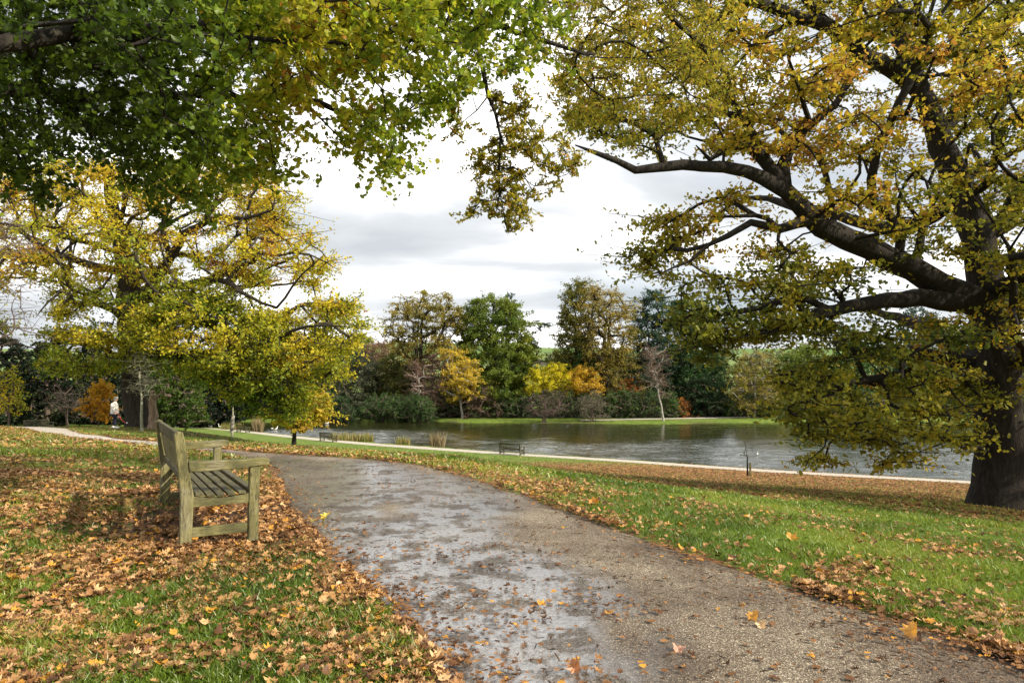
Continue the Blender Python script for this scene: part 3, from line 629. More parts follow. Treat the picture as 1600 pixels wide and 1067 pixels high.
for u, v, dr, lab in lake_b:
    b = copy_tree(main); p = WD(u, v, dr-.05); d = LP[6, :2]-LP[9, :2]; d /= np.linalg.norm(d)
    nx_, ny_ = -d[1], d[0]
    p2 = p[:2]-np.array([nx_, ny_])*.25
    face(p2, nx_, ny_, b, sc=.88); b.location.z += .05; b['label'] = lab
    for q in (main, b): q['group'] = 'wooden park benches'
    for ch in b.children: ch.material_slots[0].link = 'OBJECT'; ch.material_slots[0].material = WDK
b = copy_tree(main); p = PX(57, 669, 50); face(p[:2], .93, -.36, b, sc=.85); b['label'] = 'wooden bench at the far left where the path bends away'
for ch in b.children: ch.material_slots[0].link = 'OBJECT'; ch.material_slots[0].material = WDK
# ================================================================== PEOPLE
M_skin = noisemat('skin', [(0, (.50, .30, .22)), (1, (.55, .33, .25))], rough=.55, bump=.05)
M_coat = noisemat('coat_cream_fabric', [(.3, (.72, .70, .66)), (.7, (.80, .79, .75))], 8, rough=.85, bump=.3)
M_navy = noisemat('fabric_navy', [(.3, (.012, .014, .028)), (.7, (.022, .025, .045))], 8, rough=.85)
M_hair = noisemat('hair_grey', [(.3, (.35, .34, .33)), (.7, (.62, .61, .60))], 30, rough=.7)
M_hairb = noisemat('hair_brown', [(.3, (.05, .03, .02)), (.7, (.10, .06, .04))], 30, rough=.7)
M_white = noisemat('paint_white', [(.3, (.72, .72, .70)), (.7, (.80, .80, .78))], 8, rough=.6, bump=.05)
M_red = noisemat('plastic_red', [(0, (.50, .03, .03)), (1, (.58, .04, .03))], rough=.35, bump=0)
M_black = noisemat('dark_band', [(0, (.02, .02, .02)), (1, (.03, .03, .03))], rough=.5, bump=0)
def loft(rings, n=16):
    """rings: (x, y, z, rx, ry); closed smooth skin through them"""
    bm = bmesh.new(); R_ = []
    for x, y, z, rx, ry in rings:
        R_.append([bm.verts.new((x+rx*math.cos(a), y+ry*math.sin(a), z)) for a in [2*math.pi*i/n for i in range(n)]])
    for a, b in zip(R_[:-1], R_[1:]):
        for i in range(n): bm.faces.new((a[i], a[(i+1) % n], b[(i+1) % n], b[i]))
    bm.faces.new(R_[0][::-1]); bm.faces.new(R_[-1]); return bm
def skinned(name, nodes, edges, mat, parent, root=0, sub=2):
    me = bpy.data.meshes.new(name); me.from_pydata([n[:3] for n in nodes], edges, []); me.materials.append(mat)
    o = link(bpy.data.objects.new(name, me), parent); md = o.modifiers.new('skin', 'SKIN'); md.use_smooth_shade = True
    for i, n in enumerate(nodes):
        s = me.skin_vertices[0].data[i]; s.radius = (n[3], n[3] if len(n) < 5 else n[4]); s.use_root = (i == root)
    ss = o.modifiers.new('sub', 'SUBSURF'); ss.levels = sub; ss.render_levels = sub; return o
def hand_nodes(nodes, edges, wrist, down, fwd, side):
    """palm, five unequal curled fingers, thumb from the side"""
    w = Vector(nodes[wrist][:3]); d, f, s = Vector(down), Vector(fwd), Vector(side)
    pm = w+d*.05; nodes.append((*pm, .030, .016)); pi = len(nodes)-1; edges.append((wrist, pi))
    for k, (off, ln) in enumerate([(-.027, .068), (-.009, .078), (.009, .074), (.026, .058)]):
        a = pm+d*.045+f*off; b_ = a+d*ln*.5+s*.008; c_ = b_+d*ln*.3+s*.03
        i = len(nodes); nodes += [(*a, .010), (*b_, .009), (*c_, .008)]; edges += [(pi, i), (i, i+1), (i+1, i+2)]
    a = w+d*.03+f*-.035; b_ = a+d*.035+f*-.018; i = len(nodes); nodes += [(*a, .011), (*b_, .009)]; edges += [(pi, i), (i, i+1)]
def make_person(label, hair, top, legs, scale=1.0, holder=True):
    """faces +x, mid stride, head bent forward"""
    t = empty('person', (0, 0, 0), label, 'person')
    nodes = [(0, 0, .93, .13, .12), (-.01, 0, 1.15, .14, .12), (-.02, 0, 1.36, .13, .15), (.02, 0, 1.46, .055), (.06, 0, 1.54, .060), (.10, 0, 1.60, .095), (.10, 0, 1.66, .085)]
    edges = [(0, 1), (1, 2), (2, 3), (3, 4), (4, 5), (5, 6)]
    nodes += [(.155, 0, 1.585, .028), (.19, 0, 1.60, .014)]; edges += [(5, 7), (7, 8)]             # nose and brow side of the face
    for s, fx_, ft in ((-1, .20, 0), (1, -.16, .0)):
        i = len(nodes); nodes += [(.02, s*.10, .86, .085), (fx_*.55, s*.10, .48, .058), (fx_, s*.10, .09, .040), (fx_+.10, s*.11, .045, .035)]
        edges += [(0, i), (i, i+1), (i+1, i+2), (i+2, i+3)]
    for s, e, w in ((-1, (.06, 1.10), (.20, .90)), (1, (-.10, 1.12), (.02, .92))):
        i = len(nodes); nodes += [(-.02, s*.18, 1.38, .055), (e[0], s*.23, e[1], .042), (w[0], s*.22, w[1], .028)]
        edges += [(2, i), (i, i+1), (i+1, i+2)]
        hand_nodes(nodes, edges, i+2, (.35, 0, -.93), (0, s*-1, 0), (.93, 0, .3))
    body = skinned('body', nodes, edges, M_skin, t)
    cl = [(.00, 0, .80, .20, .235), (.0, 0, .90, .20, .235), (-.01, 0, 1.10, .175, .215), (-.02, 0, 1.30, .165, .225), (-.02, 0, 1.40, .135, .20), (.01, 0, 1.46, .075, .10), (.03, 0, 1.49, .062, .07)]
    co = bm_obj('coat', loft(cl, 20), top, t, True)
    for s, e, w in ((-1, (.06, 1.10), (.20, .90)), (1, (-.10, 1.12), (.02, .92))):
        skinned('sleeve', [(-.03, s*.14, 1.37, .085), (-.02, s*.20, 1.34, .080), (e[0], s*.245, e[1], .068), (w[0]-.01, s*.23, w[1]+.02, .052)], [(0, 1), (1, 2), (2, 3)], top, co)
    tr = skinned('trousers', [(0, 0, .88, .15, .14), (.03, -.10, .80, .10), (.11, -.10, .48, .078), (.19, -.10, .12, .062), (.03, .10, .80, .10), (-.09, .10, .48, .078), (-.16, .10, .12, .062)], [(0, 1), (1, 2), (2, 3), (0, 4), (4, 5), (5, 6)], legs, t)
    for s, fx_ in ((-1, .20), (1, -.16)):
        bm_obj('shoe', loft([(fx_+.06, s*.105, 0.0, .145, .052), (fx_+.065, s*.105, .035, .15, .056), (fx_+.03, s*.105, .075, .10, .05), (fx_, s*.105, .11, .05, .045)], 14), M_white if holder else M_black, t, True)
    hb = loft([(.04, 0, 1.535, .07, .085), (.045, 0, 1.60, .105, .108), (.06, 0, 1.67, .125, .112), (.075, 0, 1.725, .105, .095), (.085, 0, 1.755, .05, .05)], 16)
    bm_obj('hair', hb, hair, t, True)
    if holder: bm_obj('head_band', loft([(.062, 0, 1.655, .137, .118), (.070, 0, 1.69, .133, .115)], 18), M_black, t, True)
    t.scale = (scale,)*3; return t
p1_ = make_person('grey haired person in a long cream coat and dark trousers walking past the big trunk', M_hair, M_coat, M_navy, .98)
pp = PX(178, 669.5, 38); p1_.location = (pp[0], pp[1], float(H(pp[0], pp[1]))+.03); p1_.rotation_euler = (0, 0, math.radians(-8))
thr = empty('ball_thrower', (0, 0, 0), 'red curved ball thrower with pale cup held by the walking person', 'ball thrower')
bmt = skinned('handle', [(0, 0, .12, .018), (.12, 0, -.10, .016), (.30, 0, -.32, .014), (.48, 0, -.46, .014), (.58, 0, -.50, .018)], [(0, 1), (1, 2), (2, 3), (3, 4)], M_red, thr)
skinned('cup', [(.58, 0, -.50, .03), (.62, 0, -.50, .05), (.66, 0, -.49, .045)], [(0, 1), (1, 2)], M_white, thr)
thr.location = (p1_.location.x+.25, p1_.location.y-.20, p1_.location.z+.80); thr.rotation_euler = (0, 0, math.radians(-8))
p2_ = make_person('distant person in dark clothes standing between sapling and pale stump', M_hairb, M_navy, M_navy, .98, False)
pp = PX(229, 668.5, 62); p2_.location = (pp[0], pp[1], float(H(pp[0], pp[1]))+.0); p2_.rotation_euler = (0, 0, math.radians(-60))
bagm = bm_obj('shopping_bag', rbox((-.16, -.06, 0), (.16, .06, .40), .02), M_white); bagm.location = (p2_.location.x+.30, p2_.location.y-.30, p2_.location.z+.72)
tag(bagm, 'small white bag carried by the distant dark clothed person', 'bag')
# ================================================================== BIRDS
M_bw = noisemat('feathers_white', [(.3, (.7, .7, .68)), (.7, (.8, .8, .78))], 20, rough=.8)
M_beak = noisemat('beak_orange', [(0, (.6, .25, .03)), (1, (.6, .3, .05))], rough=.5)
def make_bird(label, u, v, dist, sc, rz, mat=None):
    t = empty('water_bird', (0, 0, 0), label, 'bird')
    skinned('body', [(-.36, 0, .16, .03), (-.22, 0, .12, .10, .09), (0, 0, .09, .15, .12), (.18, 0, .12, .10, .09), (.27, 0, .26, .04), (.26, 0, .42, .032), (.31, 0, .48, .05), (.36, 0, .47, .035)], [(i, i+1) for i in range(7)], mat or M_bw, t, 2)
    skinned('beak', [(.37, 0, .465, .022), (.45, 0, .445, .010)], [(0, 1)], M_beak, t, 0, 1)
    p = PX(u, v, dist); t.location = (p[0], p[1], WATER); t.rotation_euler = (0, 0, rz); t.scale = (sc,)*3; t['group'] = 'white birds on the lake'; return t
def wY(v): return float(5.6*F/(v-YH))
for u, v, sc, rz, lab in [(429, 671, 1.3, 0, 'white swan like bird left of the young yellow tree'), (344, 667.5, 1.0, 2.8, 'white bird near the muddy bank, right one of the pair'), (328, 666, .9, 3.0, 'white bird near the muddy bank, left one of the pair'), (511, 659.5, .9, 0, 'tiny white bird far out on the lake beyond the first reeds'), (1183.5, 709, .45, 1.0, 'small white bird on bright water right of the staked sapling')]:
    make_bird(lab, u, v, min(wY(v), 97), sc, rz)
# ================================================================== TREES
YG = [(0, (.06, .12, .012)), (.3, (.15, .24, .02)), (.55, (.36, .38, .025)), (.75, (.68, .56, .03)), (.9, (.68, .47, .04)), (1, (.42, .19, .04))]   # green to yellow to tan
OAKC = [(0, (.05, .085, .014)), (.3, (.13, .16, .02)), (.55, (.31, .30, .03)), (.75, (.50, .40, .03)), (.9, (.56, .34, .04)), (1, (.36, .17, .035))]
MAPC = [(0, (.035, .060, .010)), (.3, (.11, .18, .016)), (.55, (.27, .36, .025)), (.75, (.48, .46, .03)), (.9, (.48, .42, .03)), (1, (.42, .20, .03))]
def ccol(ctr, per, mean, var, stops, seed, r, jit=.10, grad=None):
    n = len(ctr); t = mean+(fbm(ctr[:, 0]+ctr[:, 1]*.7, ctr[:, 2]+ctr[:, 1]*.4, 2.4, seed, 3)-.5)*var*2+r.normal(size=n)*.05
    if grad is not None: t = t+grad
    t = np.repeat(t, per)+r.normal(size=n*per)*jit
    return palette(t, stops)*(.78+.44*r.random((n*per, 1)))
def zoom6(pts): return [(850+x*.478, 150+y*.478) for x, y in pts]
def limb(sk, pts, Ys, rad, seg=.45, wob=.02, start=None, r=None):
    P = [PX(u, v, y) for (u, v), y in zip(pts, Ys)]
    if start is None: start = sk.nearest(P[0]); return sk.line(P[1:], rad[1:], start, seg, wob, r) if len(P) > 2 else sk.line(P[1:], rad[1:], start, seg, wob, r)
    return sk.line(P, rad, start, seg, wob, r)
# ---------------- the big oak on the right
r = np.random.default_rng(101)
t = empty('oak_tree', tuple(OAKP), 'huge spreading oak with thick dark trunk standing on the slope at the right', 'tree')
t.location = (OAKP[0], OAKP[1], float(H(OAKP[0], OAKP[1])))
def rebase(o, t): o.matrix_parent_inverse = Matrix.Translation(-t.location)
sk = Skel(); bz = OAKP+np.array([0, 0, -.35])
tp = [PX(u, v, y) for u, v, y in [(1562, 760, 20), (1566, 700, 20), (1562, 620, 20), (1557, 545, 20), (1540, 460, 20.1), (1529, 389, 20.2), (1505, 308, 20.4), (1467, 212, 20.6), (1438, 140, 20.8), (1405, 60, 21), (1380, -30, 21), (1350, -140, 21)]]
sk.line([bz]+tp, [1.0, .70, .64, .60, .58, .50, .44, .40, .34, .29, .24, .18, .10], -1, .4, .02, r)
def Yl(a, b, n): return list(np.linspace(a, b, n))
Z = zoom6([(1380, 690), (1350, 645), (1200, 560), (1000, 470), (880, 410), (790, 310), (660, 250), (520, 228), (400, 232), (300, 245), (240, 215), (180, 190), (100, 160)])
limb(sk, Z, [20, 19.8, 19, 18, 17.4, 17, 16.4, 16, 15.7, 15.4, 15.2, 15, 14.8], [.52, .42, .34, .28, .25, .20, .15, .13, .12, .09, .07, .055, .03], r=r)
limb(sk, zoom6([(800, 300), (720, 200), (660, 158), (600, 170), (540, 205), (500, 160)]), [17, 16.8, 16.6, 16.5, 16.4, 16.3], [.17, .16, .12, .09, .06, .03], r=r)
limb(sk, zoom6([(690, 190), (672, 120), (650, 70), (620, 20), (600, -60)]), [16.8, 16.7, 16.6, 16.5, 16.4], [.14, .12, .10, .08, .05], r=r)
limb(sk, zoom6([(790, 330), (785, 240), (800, 190), (850, 110), (950, 30), (1010, -60)]), [17.1, 17.1, 17.1, 17, 17, 17], [.15, .14, .13, .11, .09, .05], r=r)
limb(sk, zoom6([(860, 400), (830, 418), (770, 435), (680, 418), (600, 460), (540, 485), (480, 540), (400, 570)]), [17.4, 17.2, 17, 16.8, 16.6, 16.4, 16.2, 16], [.14, .13, .12, .09, .075, .055, .04, .02], r=r)
limb(sk, zoom6([(770, 433), (735, 405), (690, 388), (620, 392), (540, 400)]), [17, 16.9, 16.8, 16.6, 16.5], [.08, .07, .06, .045, .02], r=r)
limb(sk, zoom6([(1400, 710), (1330, 670), (1250, 655), (1130, 670), (1000, 692), (900, 712), (780, 760), (640, 790)]), [20, 19.6, 19.2, 18.7, 18.2, 17.8, 17.2, 16.6], [.36, .30, .25, .21, .17, .15, .05, .02], r=r)
limb(sk, zoom6([(960, 700), (860, 660), (700, 690), (560, 720), (450, 690)]), [18.1, 17.8, 17.4, 17, 16.6], [.10, .09, .07, .05, .02], r=r)
limb(sk, zoom6([(1210, 560), (1225, 500), (1240, 420), (1180, 350)]), [19, 19, 18.8, 18.6], [.13, .12, .10, .05], r=r)
limb(sk, [(1540, 375), (1570, 345), (1600, 293), (1680, 240), (1800, 200)], [20.2, 20.1, 20, 19.8, 19.5], [.32, .28, .26, .2, .1], r=r)
limb(sk, [(1440, 150), (1391, 105), (1337, 80), (1296, 41), (1248, 27), (1200, 11), (1140, -5), (1050, -30)], [20.8, 20.2, 19.6, 19, 18.4, 17.8, 17.3, 16.6], [.27, .25, .23, .21, .18, .15, .11, .06], r=r)
limb(sk, [(1296, 41), (1262, 5), (1230, -60)], [19, 18.8, 18.6], [.15, .12, .06], r=r)
limb(sk, [(1253, 30), (1200, 55), (1168, 80)], [18.4, 18.2, 18], [.10, .08, .04], r=r)
limb(sk, [(1480, 215), (1505, 150), (1560, 60), (1600, 0)], [20.6, 20.6, 20.4, 20.2], [.17, .15, .11, .06], r=r)
limb(sk, [(1475, 215), (1530, 160), (1640, 110)], [20.6, 20.8, 21], [.12, .10, .05], r=r)
limb(sk, [(1500, 290), (1560, 250), (1650, 210)], [20.4, 20.3, 20.2], [.12, .1, .05], r=r)
limb(sk, [(1545, 600), (1500, 585), (1420, 585), (1330, 600), (1250, 640)], [20, 19.4, 18.8, 18.2, 17.6], [.26, .2, .14, .09, .04], r=r)
limb(sk, [(1540, 560), (1480, 560), (1400, 545), (1300, 560), (1210, 590)], [20, 20.6, 21.2, 21.6, 22], [.26, .2, .14, .09, .04], r=r)
limb(sk, [(1545, 520), (1600, 480), (1700, 440), (1820, 440)], [20, 20, 19.8, 19.5], [.26, .2, .14, .06], r=r)
for pts, rad in [([(14.5, 21.5, 2.2), (14, 24, 3.6), (13, 27, 4.6)], [.26, .18, .07]), ([(15.2, 21.8, 3.6), (17, 24.5, 5), (19, 27, 6)], [.26, .18, .07]), ([(14.2, 18.3, 4.5), (14.5, 16, 6), (14.5, 13.5, 7)], [.24, .17, .07]), ([(12.5, 22, 6.5), (10.5, 25, 8), (9, 27, 9)], [.22, .16, .06])]:
    sk.line(pts, rad, sk.nearest(np.array(pts[0])), .5, .03, r)
A = [(1060, -120), (1060, -5), (950, 40), (880, 100), (872, 150), (900, 212), (935, 238), (985, 262), (1060, 256), (1150, 268), (1200, 290), (1270, 350), (1340, 385), (1430, 420), (1500, 440), (1640, 430), (1640, -120)]
B = [(1115, 290), (1060, 320), (1010, 345), (1030, 370), (975, 400), (1010, 425), (1055, 445), (1050, 495), (1075, 555), (1115, 565), (1150, 530), (1280, 535), (1420, 530), (1500, 470), (1400, 425), (1290, 385), (1225, 340)]
Cc = [(1225, 590), (1210, 630), (1220, 660), (1285, 690), (1250, 732), (1260, 745), (1330, 705), (1360, 760), (1400, 762), (1420, 735), (1500, 715), (1520, 690), (1500, 640), (1640, 640), (1640, 450), (1500, 480), (1400, 540), (1260, 550)]
Rr = [(1640, 640), (1950, 620), (2050, 300), (1900, -150), (1640, -150)]
C1 = region(A, 520, 17.8, 3.6, 120, r); C2 = region(B, 180, 17.8, 2.6, 90, r); C3 = region(Cc, 165, 18.3, 3.4, 90, r); C4 = region(Rr, 230, 19.5, 4, 140, r)
C6 = region([(1710, 560), (1750, 100), (2100, -50), (2450, 200), (2400, 600)], 190, 13.5, 3, 120, r)
C5 = region([(1120, -110), (1240, 0), (1420, 160), (1520, 380), (1640, 500), (1640, -110)], 130, 24, 3, 90, r)
# gaps of open sky between sprays
def gaps(C, G):
    k = np.ones(len(C), bool); rel = C-np.array([0, 0, HC]); yy = rel[:, 1]*cP+rel[:, 2]*sP; uu = CU+F*rel[:, 0]/yy; vv = CV-F*(-rel[:, 1]*sP+rel[:, 2]*cP)/yy
    for gu, gv, ru, rv in G: k &= ((uu-gu)/ru)**2+((vv-gv)/rv)**2 > 1
    return C[k]
LIM = [[(1495, 460), (1424, 418), (1328, 375), (1271, 346), (1228, 298), (1165, 269), (1099, 259), (1041, 261), (993, 267), (965, 253), (936, 241), (898, 226)], [(1575, 790), (1562, 760), (1560, 600), (1557, 545), (1540, 460)], [(1590, 790), (1590, 600)], [(1545, 790), (1545, 560)], [(1529, 389), (1505, 308), (1467, 212), (1438, 140)], [(1486, 475), (1447, 463), (1390, 470), (1328, 485)], [(1391, 105), (1337, 80), (1296, 41), (1248, 27), (1200, 11)], [(1271, 346), (1218, 358), (1175, 351), (1137, 370), (1079, 408)]]
def uvof(C):
    rel = C-np.array([0, 0, HC]); yy = rel[:, 1]*cP+rel[:, 2]*sP; return CU+F*rel[:, 0]/yy, CV-F*(-rel[:, 1]*sP+rel[:, 2]*cP)/yy
GP = [(1240, 375, 45, 18), (1310, 395, 30, 14), (1060, 300, 60, 30), (1425, 205, 22, 18), (1290, 195, 22, 14), (1575, 370, 20, 16), (1150, 480, 30, 12), (1200, 410, 30, 10), (980, 175, 18, 16), (1030, 120, 14, 12), (1370, 520, 20, 6), (1320, 705, 25, 22), (1450, 700, 35, 14), (1225, 690, 30, 20), (1510, 730, 40, 15), (1560, 710, 45, 70), (1420, 230, 12, 30)]
C = gaps(np.concatenate([C1, C2, C3, C4, C5, C6]), GP)
uu, vv = uvof(C); dl = np.min([line_d(uu, vv, q) for q in LIM], 0); C = C[~((dl < 30) & (C[:, 1] < 20.3) & (r.random(len(C)) < .88))]
tips = sk.grow(C, .5, .25, .07, 0.02, .0, r)
low = (C[:, 2] < 7)[:, None]; pos, te = spray(C, 104, .56, .26, r, 6); twigs(sk, tips, te)
o = sk.mesh('trunk', M_bark, t, .010, 2.25); rebase(o, t)
lowgreen = .03*sstep(4, 0, C[:, 2])-.02*(C[:, 0] > 13)+.14*np.exp(-((C[:, 0]-7.5)/4)**2)*(C[:, 2] > 5)
cl = ccol(C, 104, .52, .42, OAKC, 201, r, .11, lowgreen)
o = leaves('crown', pos, .125*(.6+.7*r.random(len(pos))), cl, LOB, M_leaf, t, .35, r); rebase(o, t); print('oak leaves', len(pos))
# root flare
# ---------------- the large yellow tree on the left
r = np.random.default_rng(102)
LB = PX(222, 671, 41); LB[2] = float(H(LB[0], LB[1]))
t = empty('yellow_tree', tuple(LB), 'big old tree with yellow green autumn crown and massive trunk behind the walking person', 'tree')
sk = Skel(); z7 = lambda pts: [(x*.45, 220+y*.45) for x, y in pts]
sk.line([LB-np.array([0, 0, .3])]+[PX(u, v, 41) for u, v in [(214, 650), (210, 620), (205, 560), (203, 490), (200, 430), (186, 360), (172, 300), (160, 240)]], [.98, .68, .66, .66, .78, .55, .42, .32, .18], -1, .6, .03, r)
for pts, ya, yb, rad in [
    (z7([(420, 620), (400, 590), (330, 565), (210, 530), (140, 590), (125, 620)]), 41, 37, [.3, .25, .18, .11, .05, .02]),
    (z7([(430, 480), (330, 430), (210, 400), (110, 345), (50, 300), (-20, 280)]), 41, 38, [.35, .3, .24, .18, .14, .08]),
    (z7([(400, 380), (300, 350), (180, 320), (120, 250)]), 41, 44, [.25, .2, .14, .06]),
    (z7([(450, 560), (520, 510), (600, 400), (640, 320), (760, 265), (850, 270), (950, 240)]), 41, 37, [.45, .42, .32, .26, .2, .14, .06]),
    (z7([(600, 400), (560, 300), (590, 220), (600, 150)]), 39.5, 39, [.22, .2, .14, .06]),
    (z7([(460, 600), (560, 515), (640, 500), (720, 482), (780, 490), (840, 520), (880, 570)]), 41, 35.5, [.38, .32, .27, .22, .18, .14, .06]),
    (z7([(780, 490), (860, 540), (960, 580), (1010, 510), (1050, 465), (1130, 395)]), 36.5, 34, [.14, .12, .10, .08, .06, .03]),
    (z7([(440, 690), (500, 635), (620, 620), (760, 650), (900, 690), (980, 680), (1060, 640), (1180, 640)]), 41, 33, [.36, .32, .28, .24, .18, .14, .10, .05]),
    (z7([(450, 760), (560, 738), (700, 742), (800, 730), (900, 760), (1000, 850)]), 41, 34, [.36, .3, .26, .18, .10, .05]),
    (z7([(450, 800), (380, 730), (250, 700), (120, 720)]), 41, 38, [.3, .2, .13, .05]),
    (z7([(400, 330), (440, 200), (420, 100)]), 41, 40, [.25, .18, .08])]:
    limb(sk, pts, Yl(ya, yb, len(pts)), [q_*.78 for q_ in rad], .7, .05, r=r)
for pts, rad in [([(-23.5, 43, 4), (-24, 46, 6.5), (-25, 49, 8)], [.3, .2, .08]), ([(-21, 43, 6), (-19, 47, 8), (-17, 50, 9)], [.3, .2, .08])]: sk.line(pts, rad, sk.nearest(np.array(pts[0])), .7, .05, r)
A = [(-30, 300), (60, 262), (130, 250), (250, 262), (330, 245), (440, 285), (465, 305), (440, 345), (480, 365), (530, 388), (520, 420), (490, 455), (430, 440), (400, 470), (330, 440), (300, 470), (200, 480), (60, 500), (-10, 520), (-60, 480)]
B = [(230, 470), (300, 450), (420, 480), (470, 500), (500, 460), (545, 462), (575, 515), (545, 548), (548, 590), (505, 600), (470, 625), (470, 650), (435, 655), (400, 640), (370, 615), (300, 590), (240, 560), (200, 520)]
D = [(60, 520), (200, 500), (300, 560), (330, 620), (280, 630), (240, 610), (130, 600), (40, 575)]
C1 = region(A, 430, 39.5, 5.5, 90, r); C2 = region(B, 360, 36.8, 3.6, 45, r); C3 = region(D, 110, 39, 4, 50, r); C4 = region(A, 60, 47, 3, 90, r); C5 = region([(230, 440), (330, 430), (430, 490), (450, 560), (420, 610), (330, 600), (240, 560)], 120, 36.5, 2.5, 60, r)
C = gaps(np.concatenate([C1, C2, C3, C4, C5]), [(420, 470, 26, 20), (30, 470, 40, 40), (70, 320, 25, 12), (290, 345, 20, 10), (100, 505, 30, 10), (120, 540, 25, 10), (330, 375, 25, 10)])
hd = np.array([pp_ for pp_ in [PX(178, 640, 38)]])[0]; sd_ = np.array(sdir); q = C-hd; al = q@sd_; C = C[np.linalg.norm(q-al[:, None]*sd_, axis=1) > 1.3]  # crown opened along the sun ray so light reaches the walker
C = C[~((np.hypot(C[:, 0]-hd[0], C[:, 1]-hd[1]) < 5) & (C[:, 2] < 2.2))]
LL = [[(208, 660), (205, 560), (200, 430), (186, 360), (172, 300)]]+[z7(q_) for q_ in ([(400, 590), (330, 565), (210, 530), (140, 590)], [(330, 430), (210, 400), (110, 345), (0, 285)], [(520, 510), (600, 400), (640, 320), (760, 265), (850, 270)], [(560, 515), (720, 482), (780, 490), (840, 520), (880, 570)], [(960, 580), (1050, 465), (1130, 395)], [(980, 680), (1060, 640), (1180, 640)], [(560, 738), (700, 742), (800, 730)])]
uu, vv = uvof(C); dl = np.min([line_d(uu, vv, q_) for q_ in LL], 0); C = C[~((dl < 13) & (C[:, 1] < 42) & (r.random(len(C)) < .6))]
tips = sk.grow(C, .8, .25, .12, .0, 0, r)
P1, P2 = 82, 100
per = 150; pos, te = spray(C, per, .80, .50, r, 7); twigs(sk, tips, te)
o = sk.mesh('trunk', M_barkL, t, .016, 2.25); rebase(o, t)
g = .07*sstep(4, 9, C[:, 2])-.04*sstep(6, 3, C[:, 2])-.20*sstep(3.4, 1.0, C[:, 2])*(C[:, 0] < -15)+.10*(C[:, 0] > -17)*(C[:, 2] > 2)-.10*sstep(-19, -24, C[:, 0])*(C[:, 2] < 5)
cl = ccol(C, per, .58, .50, YG, 202, r, .08, g)
keep = r.random(len(pos)) < np.repeat(np.where(C[:, 2] > 7, .92, 1.0), per)
o = leaves('crown', pos[keep], .155*(.6+.7*r.random(keep.sum())), cl[keep], LOB, M_leaf, t, .4, r); rebase(o, t); print('left tree', keep.sum())
# ---------------- near maple overhanging the path, trunk outside the photo on the left
r = np.random.default_rng(103)
TB = np.array([-7.2, 1.2, 0]); TB[2] = float(H(*TB[:2]))
t = empty('maple_tree', tuple(TB), 'near maple whose green and gold leafy branches hang over the path from the upper left', 'tree')
sk = Skel(); sk.line([TB-[0, 0, .2], TB+[0, 0, 1.5], TB+[.1, .2, 3.2], TB+[.3, .5, 5.2], TB+[.6, .9, 8.5]], [.52, .42, .38, .3, .12], -1, .4, .02, r)
for a, ya, rad in [([(-1300, 330), (-300, 100), (100, 60), (400, 40), (600, -10), (740, 25), (800, 55), (900, 80)], [1.8, 3.8, 5, 6, 6.6, 7, 7.2, 7.6], [.12, .08, .06, .05, .045, .04, .03, .02]),
                   ([(-1300, 250), (-300, 150), (50, 140), (250, 160), (420, 150), (560, 180), (600, 240)], [1.9, 4.5, 6, 6.8, 7.2, 7.4, 7.4], [.12, .08, .06, .05, .04, .03, .015]),
                   ([(-1200, -100), (-200, -250), (200, -150), (600, -90), (900, -60), (1050, 20), (1130, 110)], [2, 4, 5.2, 6.4, 7.5, 8.2, 8.6], [.14, .10, .08, .06, .05, .035, .02]),
                   ([(-1200, 100), (-300, 60), (-50, 30), (60, 90), (60, 200)], [1.8, 3.6, 5, 6, 6.4], [.10, .06, .05, .04, .02])]:
    P = [PX(u, v, y) for (u, v), y in zip(a, ya)]; sk.line(P, rad, sk.nearest(P[0]+np.array([0, 0, -.6])), .35, .03, r)
i0 = sk.nearest(PX(740, 25, 7)); sk.line([PX(752, 100, 7.1), PX(765, 150, 7.1), PX(782, 215, 7.0), PX(780, 300, 7.0), PX(788, 345, 7.0)], [.03, .024, .016, .010, .006], i0, .2, .01, r)
i0 = sk.nearest(PX(765, 150, 7.1)); sk.line([PX(800, 165, 7.2), PX(830, 200, 7.2), PX(860, 240, 7.3)], [.014, .009, .005], i0, .2, .01, r); sk.line([PX(745, 170, 7), PX(722, 190, 6.9)], [.008, .005], i0, .2, .01, r)
A = [(-60, -90), (-60, 290), (20, 290), (60, 305), (90, 250), (150, 240), (210, 275), (240, 325), (300, 340), (335, 320), (350, 285), (380, 285), (420, 298), (445, 268), (440, 225), (480, 195), (530, 228), (560, 238), (600, 305), (615, 305), (635, 270), (640, 225), (668, 222), (690, 175), (720, 140), (780, 130), (830, 110), (860, 60), (900, -90)]
A2 = [(-60, -90), (-60, 200), (150, 215), (320, 250), (430, 200), (470, 120), (640, 100), (760, 60), (840, -90)]
Hs = [(772, 150), (800, 135), (835, 160), (838, 190), (870, 200), (880, 215), (905, 262), (870, 285), (840, 262), (845, 330), (810, 365), (792, 368), (780, 340), (735, 345), (745, 310), (770, 300), (735, 280), (735, 250), (760, 225), (790, 215)]
Hc = [(705, 165), (735, 170), (732, 205), (706, 205)]
U = [(820, -90), (840, 60), (860, 110), (880, 190), (960, 190), (1040, 200), (1140, 180), (1150, 90), (1120, -90)]
C1 = region(A, 600, 6.6, 1.7, 70, r); C2 = region(A2, 260, 5.6, 1.2, 90, r); C3 = region(Hs, 110, 7.1, .35, 60, r); C4 = region(Hc, 5, 6.9, .1, 30, r); C5 = region(U, 330, 8.4, 1.1, 80, r)
C6 = region([(-700, -400), (-700, 250), (-60, 290), (-60, -90), (900, -90), (900, -500)], 230, 5.5, 2, 120, r)
C7 = np.stack([r.uniform(-9, -1.5, 60), r.uniform(-2.5, 3.5, 60), r.uniform(4.6, 7.5, 60)], -1)
